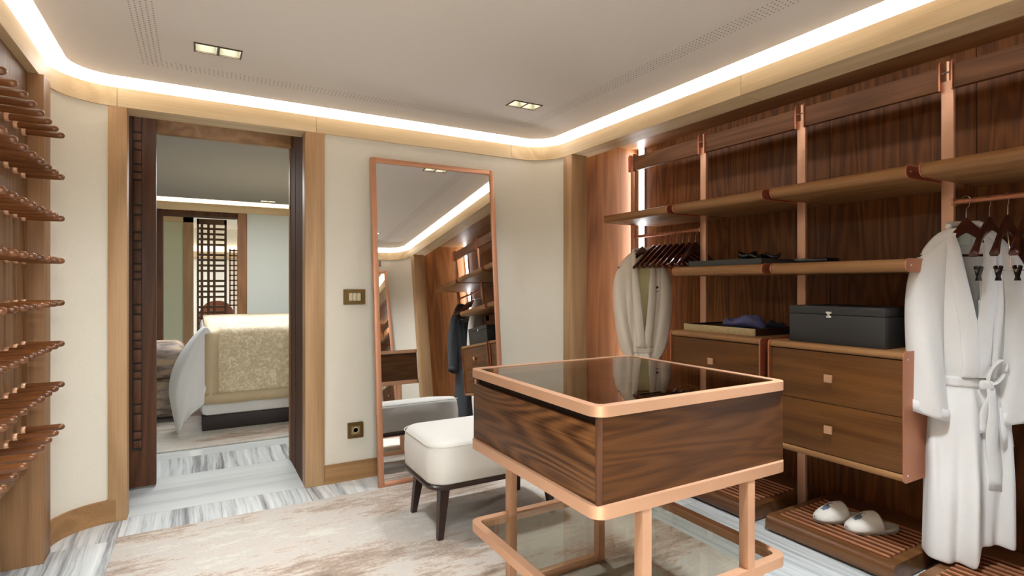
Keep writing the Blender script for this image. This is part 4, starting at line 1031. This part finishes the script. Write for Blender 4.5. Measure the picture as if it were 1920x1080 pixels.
# charcoal tray on shelf two
zt = Z2b + .0005
t = thing('charcoal_tray', 'flat charcoal tray on the middle shelf beside the hangers', 'tray', (2.85, 2.1, zt))
A0, A1, C0, C1 = 2.74, 3.10, 1.975, 2.50
obj('tray_side', MB().box(A0, A0 + .01, C0, C1, zt, zt + .034).box(A1 - .01, A1, C0, C1, zt, zt + .034).box(A0 + .01, A1 - .01, C0, C0 + .01, zt, zt + .034).box(A0 + .01, A1 - .01, C1 - .01, C1, zt, zt + .034), BLACKTRAY, t, smooth=None)
obj('tray_bottom', MB().box(A0 + .01, A1 - .01, C0 + .01, C1 - .01, zt, zt + .012), BLACKTRAY, t, smooth=None)
random.seed(11)
t = thing('coiled_belt', 'glossy black coiled belt and ribbons lying in the charcoal tray', 'belt', (2.86, 2.06, zt + .0125))
for k in range(5):
    cx, cy, r = random.uniform(-.05, .06), random.uniform(-.06, .09), random.uniform(.03, .05)
    pts = [(cx + r * math.cos(a) * (1 + .1 * k), cy + r * math.sin(a), .016 + .008 * k + .01 * math.sin(2 * a + k)) for a in [2 * PI * j / 18 for j in range(19)]]
    rb = MB(); rb.loft([[(p[0], p[1], p[2] - .012), (p[0] * 1.02, p[1] * 1.02, p[2] + .012)] for p in pts], False)
    obj('coil', rb, BLACKTHING, t, smooth=80, world=False, solid=.004)
obj('buckle', MB().box(-.02, .02, .085, .12, .02, .038, .004), BLACKTHING, t, world=False)
o = obj('dark_case', MB().bbox(2.90, 3.02, 1.70, 1.93 - .04, zt + .0005, zt + .030, .006), BLACKTHING, None); base_at(o, (2.96, 1.8, zt)); tag(o, 'flat black case on the middle shelf beyond the copper joint', 'case')

# ------------------------------------------------------------------ slippers
def slipper(label, loc, rz):
    t = thing('slipper', label, 'slipper', loc, rz, 'pair of white slippers on the slatted platform')
    L_, Wd = .265, .112                                     # toe at local x = 0 towards +x heel
    def width(u): return Wd / 2 * (1 - (abs(2 * u - 1)) ** 3.2) ** .5 * (1.0 - .16 * u) if 0 < u < 1 else 0
    us = [.5 - .5 * math.cos(PI * k / 20) for k in range(21)]
    outl = [(u * L_, -width(u)) for u in us] + [(u * L_, width(u)) for u in us[::-1][1:-1]]
    obj('sole', MB().prism(outl, 'Z', 0.0, .009), plain('sole_grey', (170, 160, 156), .8), t, world=False)
    obj('insole', MB().prism([(.5 * L_ + (x - .5 * L_) * .985, y * .97) for x, y in outl], 'Z', .009, .022), SLIP, t, world=False)
    rings = []
    for k in range(15):
        u = .004 + .60 * (k / 14) ** .9; w_ = max(.006, width(min(.999, u)) * 1.03); h = .020 + .066 * math.sin(min(1, (u / .52)) * PI / 2)
        lean = .0
        rings.append([(u * L_ + (.03 * (math.sin(PI * j / 16)) * (k / 14) ** 3 * -.4), w_ * math.cos(PI * j / 16), .008 + (h - .004) * math.sin(PI * j / 16) ** .75) for j in range(17)])
    obj('upper', MB().loft(rings, False), SLIP, t, smooth=80, world=False, solid=.007)
    return t
slipper('white towelling slipper standing farther along the platform', (2.735, 1.665, .0920), -.42)
slipper('white towelling slipper nearer the bathrobe', (2.755, 1.520, .0920), -.46)
